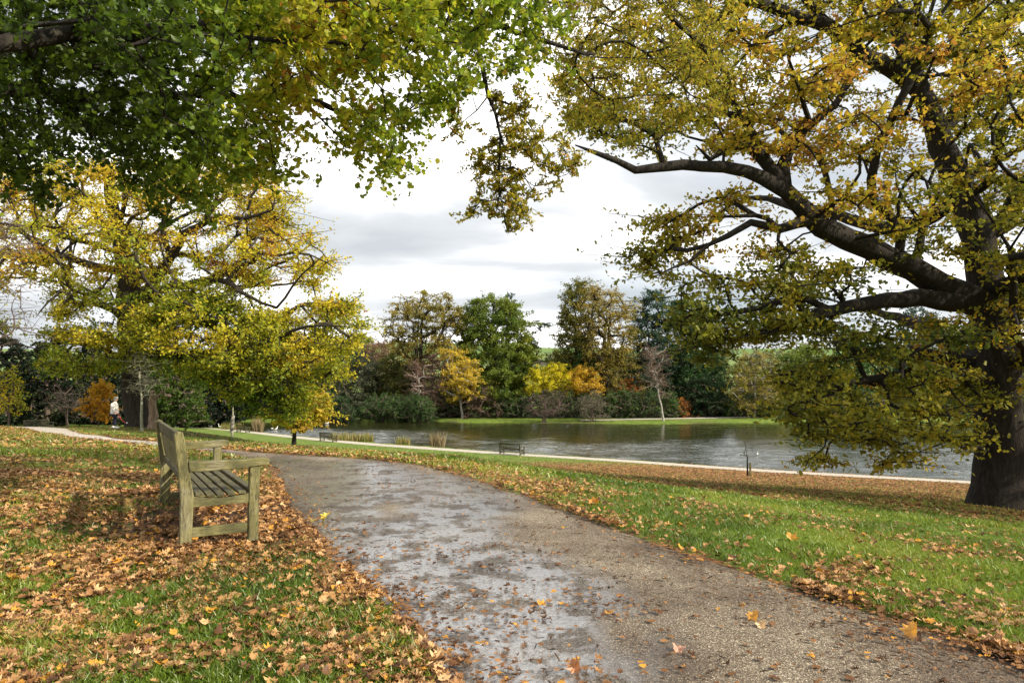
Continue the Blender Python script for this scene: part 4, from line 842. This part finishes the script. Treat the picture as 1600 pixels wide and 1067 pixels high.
C = gaps(np.concatenate([C1, C2]), [(322, 88, 12, 14), (390, 145, 8, 10), (620, 135, 10, 12), (225, 42, 14, 6), (40, 130, 16, 10), (80, 115, 10, 8), (50, 165, 20, 8), (500, 205, 20, 8)])
n12 = len(C); C8 = np.stack([r.uniform(-3.5, 5, 75), r.uniform(-4.5, 1.8, 75), r.uniform(5.2, 8, 75)], -1); C = np.concatenate([C, C3, C4, C5, C6, C7, C8]); nn = [n12, len(C3)+len(C4), len(C5), len(C6)+len(C7)+len(C8)]  # last overhead clusters are out of view, added to shade the left bank
tips = sk.grow(C, .22, .25, .03, .0, .8, r)
per = 64; pos, te = spray(C, per, .21, .7, r, 3)
sm = np.concatenate([np.ones(nn[0]), np.full(nn[1], .5), np.full(nn[2], .8), np.full(nn[3], 1.2)])
pos = (np.repeat(C, per, 0)+(pos-np.repeat(C, per, 0))*np.repeat(sm, per)[:, None])
te = C[:, None]+(te-C[:, None])*sm[:, None, None]; twigs(sk, tips, te)
o = sk.mesh('trunk', M_bark, t, .0030, 2.6); rebase(o, t)
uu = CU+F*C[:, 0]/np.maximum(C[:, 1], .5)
g = -.30*sstep(500, 100, uu)+.22*np.exp(-((uu-480)/55)**2)*(C[:, 2] > 3.5)+np.where(np.arange(len(C)) < n12, 0, .24)  # leaf colour darkened toward the left, canopy shade put into the pigment
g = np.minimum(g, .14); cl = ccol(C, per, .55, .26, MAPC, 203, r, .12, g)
hs = np.zeros(len(C), bool); hs[n12:n12+nn[1]+nn[2]] = True; hsr = np.repeat(hs, per)
cl[hsr] = palette(.62+r.normal(size=hsr.sum())*.16, OAKC)*(.8+.4*r.random((hsr.sum(), 1)))
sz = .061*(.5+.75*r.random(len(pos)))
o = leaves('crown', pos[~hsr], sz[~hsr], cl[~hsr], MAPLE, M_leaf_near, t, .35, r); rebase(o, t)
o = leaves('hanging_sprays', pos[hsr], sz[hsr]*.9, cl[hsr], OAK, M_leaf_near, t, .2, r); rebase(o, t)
# ================================================================== SMALLER AND FARTHER TREES
def ground_pt(u, v, Y):
    p = PX(u, v, Y); p[2] = float(H(p[0], p[1])); return p
def ftree(name, label, u, Y, poly, n, per, leafsz, stops, mean, seed, trunk_r=.22, D=None, spread=None, barkm=None, cat='tree', group=None, vb=None, fork=.35, tmpl=CLUMP, var=.25, jit=.09, up=.4, flat=.5, tip=.03, leaf=True, lean=0.0, alpha=.25, nst=1, edge=None, topu=None, minr=0, gp=None, keepfrac=None, twg=3, crown='crown', trunkname='trunk'):
    """tree whose crown outline from the path is `poly` (photo positions at distance Y)"""
    r = np.random.default_rng(seed)
    if 100 < Y < 104.9 and u > 676: Y += 4.5
    far = Y > 60 and leaf; leafsz = leafsz*.60 if far else leafsz; per = int(per*2.1) if far else per; tmpl = QUAD if far else LOB
    if Y > 104: poly = [(a, min(b_, 652)) for a, b_ in poly]
    b = ground_pt(u, vb or 650, Y); px = Y/F
    t = empty(name, tuple(b), label, cat, group); P = np.array(poly, float)
    w = (P[:, 0].max()-P[:, 0].min())*px; D = D if D is not None else w*.42; edge = edge or (P[:, 0].max()-P[:, 0].min())*.35
    C = region(poly, n, Y, D, edge, r)
    if gp: C = gaps(C, gp)
    vtop, vbot = P[:, 1].min(), P[:, 1].max(); cu = P[:, 0].mean() if topu is None else topu
    sk = Skel()
    for k in range(nst):
        off = (k-(nst-1)/2)*trunk_r*2.4 if nst > 1 else 0
        tops = PX(cu+off*(4/px/8 if nst > 1 else 0), vtop*.6+vbot*.4, Y); bb = b+np.array([off, 0, -.2]); m_ = bb*(1-fork)+tops*fork+np.array([lean, 0, 0])
        sk.line([bb, m_, tops], [trunk_r*1.25, trunk_r*.8, trunk_r*.3], -1, .8, .05, r)
    zmin = b[2]+(PX(cu, vbot, Y)[2]-b[2])*.6; 
    tips = sk.grow(C, max(.5, Y*.009), alpha, .1, .04, 0, r)
    spread = spread or w/math.sqrt(n)*.62
    pos, te = spray(C, per, spread, flat, r, twg); twigs(sk, tips, te)
    if barkm is M_birch:
        o = sk.mesh(trunkname, M_birch, t, tip, 2.3, .05); rebase(o, t); o = sk.mesh('branches', M_twig, t, tip, 2.3, 0, .05); rebase(o, t)
    else:
        o = sk.mesh(trunkname, barkm or M_twig, t, tip, 2.3, minr); rebase(o, t)
    if leaf:
        cl = ccol(C, per, mean, var, stops, seed, r, jit)
        o = leaves(crown, pos, leafsz*(.6+.8*r.random(len(pos))), cl, tmpl, M_leaf, t, up, r); rebase(o, t)
    return t
def ell(cx, cy, rx, ry, n=14, top=1.0, seed=0):
    r = np.random.default_rng(seed+int(cx)); a = np.linspace(0, 2*np.pi, n, endpoint=False); k = 1+r.uniform(-.12, .12, n)
    return [(cx+rx*math.cos(q)*s, cy+ry*math.sin(q)*s) for q, s in zip(a, k)]
DG = [(0, (.012, .032, .010)), (.5, (.028, .075, .018)), (.8, (.055, .135, .024)), (1, (.15, .24, .04))]
BG_ = [(0, (.018, .045, .03)), (.5, (.04, .085, .05)), (1, (.08, .14, .075))]
OLV = [(0, (.05, .075, .015)), (.4, (.13, .145, .028)), (.7, (.28, .25, .04)), (1, (.45, .33, .07))]
GOLD = [(0, (.34, .27, .03)), (.5, (.66, .50, .05)), (1, (.78, .55, .06))]
YEL = [(0, (.55, .52, .03)), (.5, (.82, .74, .03)), (1, (.88, .68, .04))]
ORG = [(0, (.35, .10, .02)), (.5, (.60, .22, .02)), (1, (.65, .36, .04))]
BRN = [(0, (.08, .055, .04)), (.5, (.19, .125, .085)), (1, (.32, .19, .12))]
MIDG = [(0, (.035, .075, .014)), (.4, (.10, .165, .022)), (.7, (.22, .27, .03)), (1, (.45, .38, .03))]
GREY = [(0, (.06, .08, .04)), (.5, (.14, .16, .09)), (1, (.25, .24, .14))]
G1 = 'trees along the far bank'
ftree('oak_tree', 'tall open crowned oak with dark limbs showing, left of the dense green tree', 650, 108, [(600, 520), (600, 500), (628, 468), (655, 452), (690, 455), (720, 480), (722, 520), (705, 560), (660, 580), (625, 560), (610, 540)], 210, 56, .45, OLV, .80, 1, .42, 4.5, barkm=M_bark, group=G1, fork=.5, tip=.035, nst=2, spread=1.1)
ftree('broadleaf_tree', 'large dense green and yellow tree in the middle of the far bank', 778, 110, [(720, 570), (718, 515), (733, 475), (765, 458), (797, 474), (820, 500), (836, 545), (834, 610), (810, 650), (745, 650), (722, 610)], 420, 80, .55, MIDG, .58, 2, .5, 6, barkm=M_bark, group=G1, spread=1.2)
ftree('spruce_tree', 'spruce with only its dark blue green tip rising behind the dense green tree', 796, 128, [(795, 452), (802, 472), (808, 500), (815, 640), (775, 640), (786, 490), (788, 472)], 90, 50, .5, BG_, .5, 3, .3, 2.5, group=G1, spread=.9, topu=795)
ftree('birch_tree', 'golden yellow drooping birch in front of the dense green tree', 722, 104.9, [(688, 590), (690, 560), (705, 542), (722, 545), (745, 570), (758, 595), (745, 622), (705, 628), (690, 620)], 110, 70, .40, GOLD, .5, 4, .18, 3.2, barkm=M_birch, group=G1, up=.1, spread=.9)
ftree('bare_shrub', 'rounded brown leafless shrub below the golden birch', 752, 101, [(715, 655), (722, 610), (745, 595), (770, 605), (785, 655)], 90, 50, .28, BRN, .5, 5, .12, 3, cat='shrub', fork=.15, spread=.8)
ftree('olive_tree', 'brownish olive tree mass left of the tall open oak', 612, 112, [(572, 640), (575, 590), (590, 560), (615, 555), (650, 575), (665, 620), (660, 645)], 150, 70, .5, OLV, .42, 6, .25, 5, group=G1, spread=1.2)
ftree('bare_tree', 'reddish brown leafless tree standing under the tall open oak', 672, 106, [(640, 640), (645, 580), (665, 550), (695, 560), (708, 600), (705, 640)], 120, 42, .35, BRN, .66, 7, .2, 3, group=G1, spread=1.0, tip=.04)
ftree('birch_tree', 'slim white stemmed birch with almost no leaves under the tall open oak', 655, 102, [(640, 575), (652, 558), (668, 575), (665, 620), (645, 615)], 40, 12, .3, BRN, .8, 8, .13, 1.5, barkm=M_birch, group=G1, spread=.8, tip=.03)
ftree('conifer_tree', 'grey green conifer behind the first rhododendrons, left end of far bank', 545, 112, [(505, 655), (515, 590), (530, 550), (560, 548), (590, 575), (595, 650)], 150, 70, .5, GREY, .5, 9, .3, 5, group=G1, spread=1.2)
ftree('conifer_tree', 'tall dark green tree behind the yellow crown at the left end of the lake', 505, 118, [(470, 655), (480, 600), (500, 560), (530, 580), (535, 650)], 110, 60, .5, DG, .8, 10, .3, 5, group=G1, spread=1.2)
for i, (cx, cy, rx, ry, Yy, lab) in enumerate([(545, 548, 26, 22, 150, 'pale brown bare wood on the hill, left'), (590, 545, 26, 20, 150, 'pale brown rounded tree on the hill behind the olive tree'), (525, 545, 18, 22, 145, 'round grey green tree on the hill just right of the yellow crown'), (568, 528, 22, 14, 190, 'small pale green tree highest on the hill skyline')]):
    ftree('hill_tree', lab, cx, Yy, ell(cx, cy+20, rx, ry+14, seed=i), 90, 50, .6, [GREY, BRN, GREY, MIDG][i], .75, 20+i, .3, 5, group='trees on the hill', spread=1.5)
ftree('scots_pine', 'slender distant pine with red bare stem and small flat crown by the barn', 846, 132, [(834, 510), (838, 502), (850, 500), (858, 506), (854, 515), (840, 516)], 14, 40, .36, BG_, .6, 30, .13, 1.2, group=G1, vb=600, fork=.6, lean=-.9, spread=.5, flat=.25)
ftree('broadleaf_tree', 'tall ivy clad brownish tree at the left of the sparse pair', 900, 112, [(868, 580), (872, 520), (880, 470), (897, 434), (912, 440), (918, 470), (925, 520), (915, 585)], 190, 60, .48, OLV, .55, 31, .4, 4, barkm=M_bark, group=G1, spread=1.1, topu=900)
ftree('broadleaf_tree', 'tall sparse yellow tree with forked dark trunk showing against the sky', 938, 108, [(912, 560), (912, 480), (930, 445), (955, 448), (985, 475), (990, 520), (975, 570), (940, 585)], 190, 52, .42, OLV, .88, 32, .45, 4.5, barkm=M_bark, group=G1, nst=2, spread=1.2, fork=.5, tip=.04)
ftree('cypress_tree', 'narrow bright green cone shaped conifer behind the yellow shrubs', 912, 104, [(912, 516), (920, 535), (928, 570), (934, 610), (900, 615), (900, 570), (904, 540)], 90, 70, .35, [(0, (.03, .08, .012)), (1, (.09, .17, .03))], .5, 33, .15, 1.8, group=G1, spread=.6)
ftree('maple_shrub', 'brilliant yellow rounded shrub above the clipped hedge', 866, 103, [(822, 614), (830, 588), (850, 572), (880, 569), (900, 583), (904, 614)], 150, 70, .36, YEL, .5, 34, .12, 3.2, cat='shrub', fork=.2, spread=.85)
ftree('maple_shrub', 'orange yellow shrub right of the brilliant yellow one', 915, 102, [(893, 614), (892, 590), (905, 572), (925, 580), (942, 605), (940, 616)], 90, 60, .36, [(0, (.52, .32, .03)), (.5, (.74, .48, .04)), (1, (.8, .58, .05))], .5, 35, .12, 2.6, cat='shrub', fork=.2, spread=.85)
ftree('bare_tree', 'olive brown half bare trees behind the hedge between cone conifer and pine', 968, 110, [(935, 612), (940, 560), (965, 545), (1000, 570), (1010, 612)], 110, 40, .45, OLV, .7, 36, .2, 4, group=G1, spread=1.1, tip=.035)
ftree('pine_tree', 'tall dark blue green pine right of the sparse yellow tree', 1012, 112, [(1015, 452), (1030, 458), (1040, 480), (1045, 520), (1050, 580), (1040, 620), (985, 615), (975, 595), (995, 560), (985, 520), (998, 480), (1005, 460)], 220, 60, .5, BG_, .45, 37, .4, 4.5, barkm=M_bark, group=G1, spread=1.15, flat=.35)
ftree('pine_tree', 'broad dark pine behind the oak branches, right of the tall blue green pine', 1078, 114, [(1040, 640), (1045, 560), (1042, 490), (1055, 465), (1085, 470), (1110, 500), (1125, 560), (1130, 640)], 250, 70, .5, DG, .45, 38, .45, 5, barkm=M_bark, group=G1, spread=1.2, flat=.4)
ftree('yew_tree', 'low black green yew mass at the foot of the broad dark pine', 1100, 104, [(1060, 655), (1070, 600), (1100, 585), (1135, 600), (1145, 655)], 180, 60, .42, DG, .25, 39, .3, 4, group=G1, spread=1.0)
ftree('birch_tree', 'leafless white stemmed birch leaning left on the lake bank', 1037, 99.5, [(1005, 545), (1018, 538), (1036, 545), (1040, 590), (1045, 625), (1020, 610), (1010, 580)], 75, 22, .20, BRN, .75, 40, .13, 1.6, barkm=M_birch, group=G1, topu=1022, vb=658, spread=1.0, tip=.022, fork=.5)
ftree('broadleaf_tree', 'pale olive tree with slim pale stem right of the yew', 1178, 106, [(1140, 620), (1148, 575), (1170, 550), (1205, 555), (1225, 590), (1225, 640), (1150, 640)], 150, 45, .42, OLV, .75, 41, .18, 4, barkm=M_birch, group=G1, spread=1.0)
for i, (cx, top, w, st, mean, lab) in enumerate([(1255, 545, 48, MIDG, .5, 'green tree across the lake half hidden by the oak, left of three'), (1340, 520, 60, DG, .7, 'dark tree across the lake seen through the oak leaves, middle of three'), (1440, 480, 60, BG_, .5, 'dark pine across the lake seen under the great oak limb'), (1540, 540, 70, MIDG, .4, 'green tree across the lake behind the oak trunk'), (1660, 520, 80, DG, .7, 'dark tree across the lake at the far right')]):
    ftree('broadleaf_tree', lab, cx, 118, [(cx-w, 655), (cx-w*.9, (top+655)/2), (cx-w*.4, top), (cx+w*.4, top+5), (cx+w*.95, (top+655)/2), (cx+w, 655)], 190, 55, .6, st, mean, 50+i, .4, 5, group=G1, spread=1.5)
for i, (cx, top, w, Yy, st, mean, lab) in enumerate([(640, 565, 50, 132, OLV, .5, 'dull olive tree filling the gap behind the tall open oak'), (715, 560, 40, 134, MIDG, .3, 'green tree filling the gap left of the dense green tree'), (600, 570, 40, 136, BRN, .5, 'brown bare tree deep behind the olive brown mass'), (870, 575, 34, 140, GREY, .5, 'grey green tree behind the brilliant yellow shrub'), (985, 565, 40, 136, OLV, .6, 'yellow olive tree behind the half bare trees'), (1060, 520, 50, 138, BG_, .5, 'dark conifer behind the two pines'), (1130, 560, 60, 140, OLV, .5, 'olive tree behind the yew mass'), (1195, 548, 50, 138, GREY, .6, 'grey green tree behind the pale olive tree'), (1260, 535, 50, 139, OLV, .4, 'dull olive tree seen through the hanging oak leaves'), (790, 560, 40, 140, DG, .5, 'dark green tree behind the dense green tree')]):
    ftree('backdrop_tree', lab, cx, Yy, [(cx-w, 655), (cx-w*.9, (top+655)/2), (cx-w*.4, top), (cx+w*.4, top+5), (cx+w*.95, (top+655)/2), (cx+w, 655)], 190, 40, .6, st, mean, 150+i, .3, 5, group=G1, spread=1.3)
# ---- clipped hedge, rhododendrons: leafy shells over real volume
def mound(name, label, cat, cx, Y, poly, n, stops, mean, seed, depth, lsz=.28, group=None, per=26, gnd=True):
    """dense evergreen mass: leaf sprays through the volume, woody stems inside"""
    return ftree(name, label, cx, Y, poly, n, per, lsz, stops, mean, seed, .15, depth, cat=cat, group=group, fork=.15, spread=.62, edge=10, flat=.9, tip=.03, nst=3)
mound('hedge', 'long clipped dark hedge behind the bank, right of the bare multi stem shrub', 'hedge', 1000, 101.5, [(945, 655), (945, 616), (975, 611), (1020, 612), (1055, 618), (1066, 640), (1066, 656)], 330, DG, .72, 60, 2.4, per=44)
mound('hedge', 'clipped dark hedge below the yellow and orange shrubs', 'hedge', 860, 101.5, [(772, 655), (775, 628), (800, 620), (850, 612), (900, 611), (942, 614), (944, 655)], 360, DG, .62, 61, 2.4, per=44)
R1 = 'rhododendrons along the far bank'
mound('rhododendron', 'big round dark rhododendron nearest the left end of the far grass bank', 'shrub', 652, 101, [(628, 656), (630, 628), (645, 616), (665, 620), (676, 640), (675, 656)], 170, DG, .72, 62, 2.6, group=R1, per=44)
mound('rhododendron', 'wide dark rhododendron with pale green tips left of the big round one', 'shrub', 595, 102, [(560, 656), (565, 632), (590, 618), (620, 618), (634, 635), (635, 657)], 220, DG, .8, 63, 3, group=R1, per=44)
mound('rhododendron', 'low black green shrub mass at the left end of the lake behind the yellow crown', 'shrub', 518, 101, [(486, 658), (492, 632), (515, 614), (540, 622), (555, 645), (556, 658)], 200, DG, .5, 64, 3, group=R1, per=44)
mound('rhododendron', 'very dark shrub between the round rhododendron and the bare brown shrub', 'shrub', 700, 103, [(672, 655), (676, 624), (700, 616), (725, 622), (735, 655)], 170, DG, .35, 65, 2.6, group=R1, per=44)
mound('rhododendron', 'dark rhododendron at the right of the yew under the pale olive tree', 'shrub', 1160, 103, [(1125, 652), (1135, 628), (1160, 616), (1195, 620), (1230, 628), (1235, 652)], 220, DG, .72, 66, 2.6, group=R1, per=44)
mound('rhododendron', 'dark green bank shrubs seen under the oak branches', 'shrub', 1330, 104, [(1240, 652), (1250, 625), (1330, 612), (1430, 618), (1460, 652)], 300, DG, .72, 67, 3, group=R1, per=40)
mound('rhododendron', 'dark green bank shrubs just left of the oak trunk', 'shrub', 1530, 104, [(1460, 652), (1480, 622), (1560, 612), (1650, 622), (1700, 652)], 300, DG, .6, 68, 3, group=R1, per=40)
mound('azalea', 'orange red azalea peeping over the long clipped hedge', 'shrub', 978, 104.5, [(950, 618), (955, 600), (980, 596), (1003, 602), (1006, 618)], 130, ORG, .45, 69, 1.5)
mound('azalea', 'orange azalea at the right end of the long clipped hedge', 'shrub', 1069, 101.5, [(1060, 654), (1062, 630), (1070, 624), (1077, 640), (1076, 654)], 50, ORG, .4, 70, .8)
mound('azalea', 'small reddish shrub at the left foot of the brilliant yellow shrub', 'shrub', 815, 104, [(805, 625), (810, 614), (822, 612), (828, 624)], 30, ORG, .5, 71, .8)
ftree('bare_shrub', 'spreading leafless multi stem shrub on the edge of the lake bank', 850, 99.3, [(822, 640), (830, 615), (855, 608), (880, 615), (885, 640), (862, 652), (840, 650)], 90, 10, .16, BRN, .5, 72, .08, 2.0, cat='shrub', fork=.2, nst=4, tip=.02, spread=.9, vb=660)
ftree('bank_shrub', 'grey green twiggy shrub on the lake bank left of the long hedge', 925, 99.3, [(905, 655), (908, 625), (925, 608), (942, 625), (945, 655)], 90, 18, .22, GREY, .8, 73, .09, 1.6, cat='shrub', fork=.2, nst=3, tip=.02, spread=.8, vb=660)
# ---- hedgerow trees and barn on the hill
hb = [(800, 545), (870, 548), (895, 552), (960, 546), (1010, 540), (1130, 535), (1260, 530), (700, 540), (640, 538)]
for i, (u, v) in enumerate(hb):
    Yy = 300+12*i; p = PX(u, v, Yy); z = float(H(p[0], p[1])); r = np.random.default_rng(300+i)
    t = empty('hedgerow_tree', (p[0], p[1], z), 'tiny distant hedgerow tree on the green hill field, ' + ['left of the barn', 'just right of the barn', 'behind the sparse pair, left of two', 'behind the sparse pair, right of two', 'behind the blue green pine', 'behind the yew', 'behind the green tree at the oak', 'behind the golden birch', 'behind the tall open oak'][i], 'tree', 'hedgerow trees on the hill')
    C = r.normal(size=(60, 3))*[3.6, 2.5, 1.5]+[p[0], p[1], z+3.4]; sk = Skel(); sk.line([(p[0], p[1], z-.3), (p[0], p[1], z+2), (p[0], p[1], z+4)], [.4, .3, .2], -1, 1, .05, r)
    tips = sk.grow(C, 2, .3, .1, 0, 0, r); o = sk.mesh('trunk', M_twig, t, .06); rebase(o, t)
    pos, _ = spray(C, 16, 1.1, .7, r, 3); o = leaves('crown', pos, .9*(.6+.8*r.random(len(pos))), ccol(C, 16, .6, .2, GREY, 300+i, r), CLUMP, M_leaf, t, .4, r); rebase(o, t)
M_roof = noisemat('barn_roof', [(.3, (.10, .07, .07)), (.7, (.16, .11, .11))], 2); M_wall = noisemat('barn_wall', [(.3, (.12, .09, .09)), (.7, (.2, .15, .14))], 2)
p = PX(842, 545, 330); z = float(H(p[0], p[1])); zt = PX(842, 541, 330)[2]
t = empty('barn', (p[0], p[1], z), 'low dark barn with shallow roof far away on the green hill', 'barn')
hw = max(2.2, zt-z)
bm_obj('wall', rbox((-3, -2, -1), (3, 2, 1.5), .03), M_wall, t)
bm_obj('roof', prism_y([(-3.3, 1.51), (3.3, 1.51), (0, 2.7)], -2.3, 2.3, .03), M_roof, t)
bm_obj('door', rbox((-.7, -2.06, -.2), (.7, -2.004, 1.2), .01), M_black, t)
# ---- left side: dark woods behind the big tree
DKW = [(0, (.006, .014, .007)), (.5, (.016, .034, .012)), (1, (.05, .08, .02))]
G2 = 'trees in the dark wood at the left'
for i, (cx, top, w, Yy, st, mean, lab) in enumerate([(10, 528, 60, 74, DG, .35, 'dark evergreen at the extreme left of the wood'), (75, 532, 55, 70, DG, .45, 'dark evergreen above the sprawling bare shrub'), (140, 540, 50, 76, DG, .3, 'dark evergreen left of the big trunk'), (262, 548, 60, 66, MIDG, .25, 'dull green tree just right of the big trunk'), (330, 590, 48, 92, DG, .3, 'dark tree behind the muddy bank'), (395, 590, 50, 108, DG, .4, 'dark tree at the lake head between sapling and young yellow tree'), (450, 585, 50, 112, DG, .7, 'dark green tree behind the young yellow tree'), (285, 575, 45, 82, DG, .3, 'dark tree between the pale broken trunk and the muddy bank'), (345, 572, 45, 116, DG, .35, 'tall dark tree behind the birch sapling at the lake head'), (-60, 530, 70, 60, DG, .4, 'dark evergreen just outside the left edge'), (205, 550, 60, 84, DG, .25, 'black green tree straight behind the big trunk')]):
    ftree('evergreen_tree', lab, cx, Yy, [(cx-w, 664), (cx-w*.95, (top+655)/2), (cx-w*.4, top+4), (cx+w*.3, top), (cx+w*.95, (top+655)/2), (cx+w, 664)], 310, 60, .0052*Yy, DKW if st is DG and i != 6 else st, mean, 80+i, .3, 4.5, group=G2, vb=664, spread=w*2*Yy/F/math.sqrt(170)*.75)
ftree('bare_shrub', 'sprawling pale leafless shrub at the edge of the dark wood', 108, 55, [(72, 625), (85, 612), (110, 610), (132, 620), (128, 645), (95, 645), (80, 640)], 70, 0, .1, BRN, .6, 95, .06, 1.6, cat='shrub', leaf=False, barkm=M_twig, vb=663, nst=2, tip=.007, spread=.7)
ftree('maple_sapling', 'small orange leaved maple just left of the walking person', 155, 43, [(133, 640), (138, 615), (150, 600), (165, 598), (174, 620), (175, 645), (163, 656), (146, 653)], 60, 30, .16, [(0, (.22, .24, .03)), (.35, (.58, .38, .03)), (1, (.66, .27, .02))], .55, 96, .05, 1.1, vb=668, spread=.42, tip=.008, flat=.25, fork=.3)
ftree('young_tree', 'thin young tree with a few yellow leaves at the left edge', 14, 40, [(-10, 640), (-5, 590), (15, 570), (35, 600), (38, 635), (15, 650)], 50, 22, .13, YG, .62, 97, .06, 1.0, vb=664, spread=.5, tip=.008)
ftree('bare_sapling', 'pale leafless sapling standing directly in front of the big trunk', 222, 36.5, [(200, 600), (195, 565), (215, 545), (235, 565), (250, 600), (232, 622), (212, 618)], 42, 10, .10, GREY, .9, 98, .075, 1.0, barkm=M_palebark, vb=672, spread=.5, tip=.010, fork=.55, nst=1)
ftree('birch_sapling', 'slim leaning birch sapling with pale guard between the upper path and the lake', 362, 44, [(345, 612), (345, 590), (362, 575), (385, 590), (385, 612), (365, 622)], 40, 40, .17, YG, .55, 99, .075, 1.0, barkm=M_palebark, vb=685, spread=.45, tip=.010, lean=.1)
ftree('young_tree', 'young yellow and tan tree on a short dark stem beside the lakeside path', 459, 53, [(425, 668), (415, 640), (430, 612), (460, 590), (485, 600), (520, 625), (510, 655), (480, 668), (450, 672)], 100, 60, .22, [(0, (.2, .24, .02)), (.45, (.55, .45, .03)), (.8, (.6, .32, .08)), (1, (.5, .25, .09))], .5, 100, .17, 1.9, barkm=M_bark, vb=688, spread=.62, tip=.012)
# pale broken trunk to the right of the big tree
b = ground_pt(240, 669, 39.5); t = empty('tree_stump', tuple(b), 'tall sunlit pale broken trunk standing right of the big tree', 'tree stump'); r = np.random.default_rng(5)
sk = Skel(); sk.line([b-[0, 0, .3], b+[.0, 0, .35], b+[-.08, 0, 1.2], b+[-.12, 0, 2.3]], [.48, .29, .22, .16], -1, .25, .02, r)
sk.line([b+[.3, 0, 2.0], b+[.5, .1, 2.4]], [.08, .05], sk.nearest(b+np.array([0, 0, 1.6])), .2, .01, r)
o = sk.mesh('trunk', noisemat('bark_pale_broken', [(.3, (.12, .07, .04)), (.55, (.34, .25, .17)), (.75, (.5, .42, .33))], 3, (3, 3, .8), .9, .6), t, .05, 3); rebase(o, t)
# bare tree reaching in from the left
ftree('bare_tree', 'leafless purple brown twigs reaching in at the left edge against the sky', -70, 30, [(-160, 520), (-120, 330), (-20, 300), (35, 330), (60, 390), (30, 430), (55, 470), (50, 520), (10, 540), (-100, 545)], 150, 0, .1, BRN, .5, 110, .24, 3.0, leaf=False, vb=672, tip=.008, spread=.9, twg=5, topu=-90)
# staked sapling and its post
ftree('bare_sapling', 'thin leafless sapling tied to a short post on the right lawn', 1168, 36, [(1166, 672), (1160, 688), (1156, 712), (1166, 722), (1178, 712), (1174, 690), (1169, 672)], 14, 0, .1, BRN, .5, 111, .045, .3, leaf=False, barkm=M_bark, vb=744, tip=.004, spread=.10, topu=1168, fork=.6, edge=200)
pw = ground_pt(1172.5, 745, 35.9); bm = rbox((-.045, -.045, -.2), (.045, .045, .72), .01); rbox((-.07, -.03, .55), (.05, .03, .60), .005, bm)
o = bm_obj('tree_stake', bm, WZ); o.location = tuple(pw); tag(o, 'short wooden stake with tie beside the thin sapling on the right lawn', 'stake')
# pale guard on the birch sapling, dark object at its foot
g = ground_pt(362, 684, 43.9); o = bm_obj('tree_guard', loft([(0, 0, .35, .12, .12), (.02, 0, 1.0, .12, .12), (.05, 0, 1.45, .11, .11)], 12), M_birch); o.location = tuple(g); tag(o, 'pale tube guard wrapped round the slim birch sapling', 'tree guard')
# reeds
def reeds(lab, u0, u1, v, n, h, seed, cl):
    r = np.random.default_rng(seed); u = r.uniform(u0, u1, n); P = np.array([WD(a, v+r.uniform(-1.2, 1.2), 5.6) for a in u]); P[:, 2] = WATER-.25
    hh = h*(.55+.6*r.random(n)); a = r.random(n)*6.28; ln = r.normal(size=n)*.15; w = .035
    tx = np.stack([np.cos(a), np.sin(a), 0*a], -1)*w; tip = P+np.stack([ln*hh, r.normal(size=n)*.1*hh, hh+.25], -1); mid = P*.45+tip*.55
    V = np.stack([P-tx, P+tx, mid+tx*.8, tip, mid-tx*.8], 1).reshape(-1, 3)
    col = palette(r.random(n), cl); o = np_mesh('reed_clump', V, np.arange(n)[:, None]*5+np.arange(5), np.full(n, 5), M_grass, np.repeat(col, 5, 0))
    tag(o, lab, 'reeds', 'reeds at the lake edge')
RC = [(0, (.12, .16, .03)), (.6, (.30, .27, .07)), (1, (.42, .30, .14))]; RB = [(0, (.16, .12, .05)), (1, (.36, .28, .15))]
reeds('long low clump of green and straw reeds beyond the second lakeside bench', 514, 583, 692, 900, 1.0, 1, RC)
reeds('small low reed clump in the middle of the near shore', 620, 640, 697, 160, .9, 2, RC)
reeds('brown dry reed tuft in the water left of the middle bench', 672, 694, 699, 170, 1.4, 3, RB)
reeds('dry brown reeds at the lake head right of the distant bench', 395, 410, 676, 200, 2.0, 4, RB)
reeds('green reeds at the head of the lake beside the muddy bank', 345, 378, 674, 260, 1.1, 5, RC)
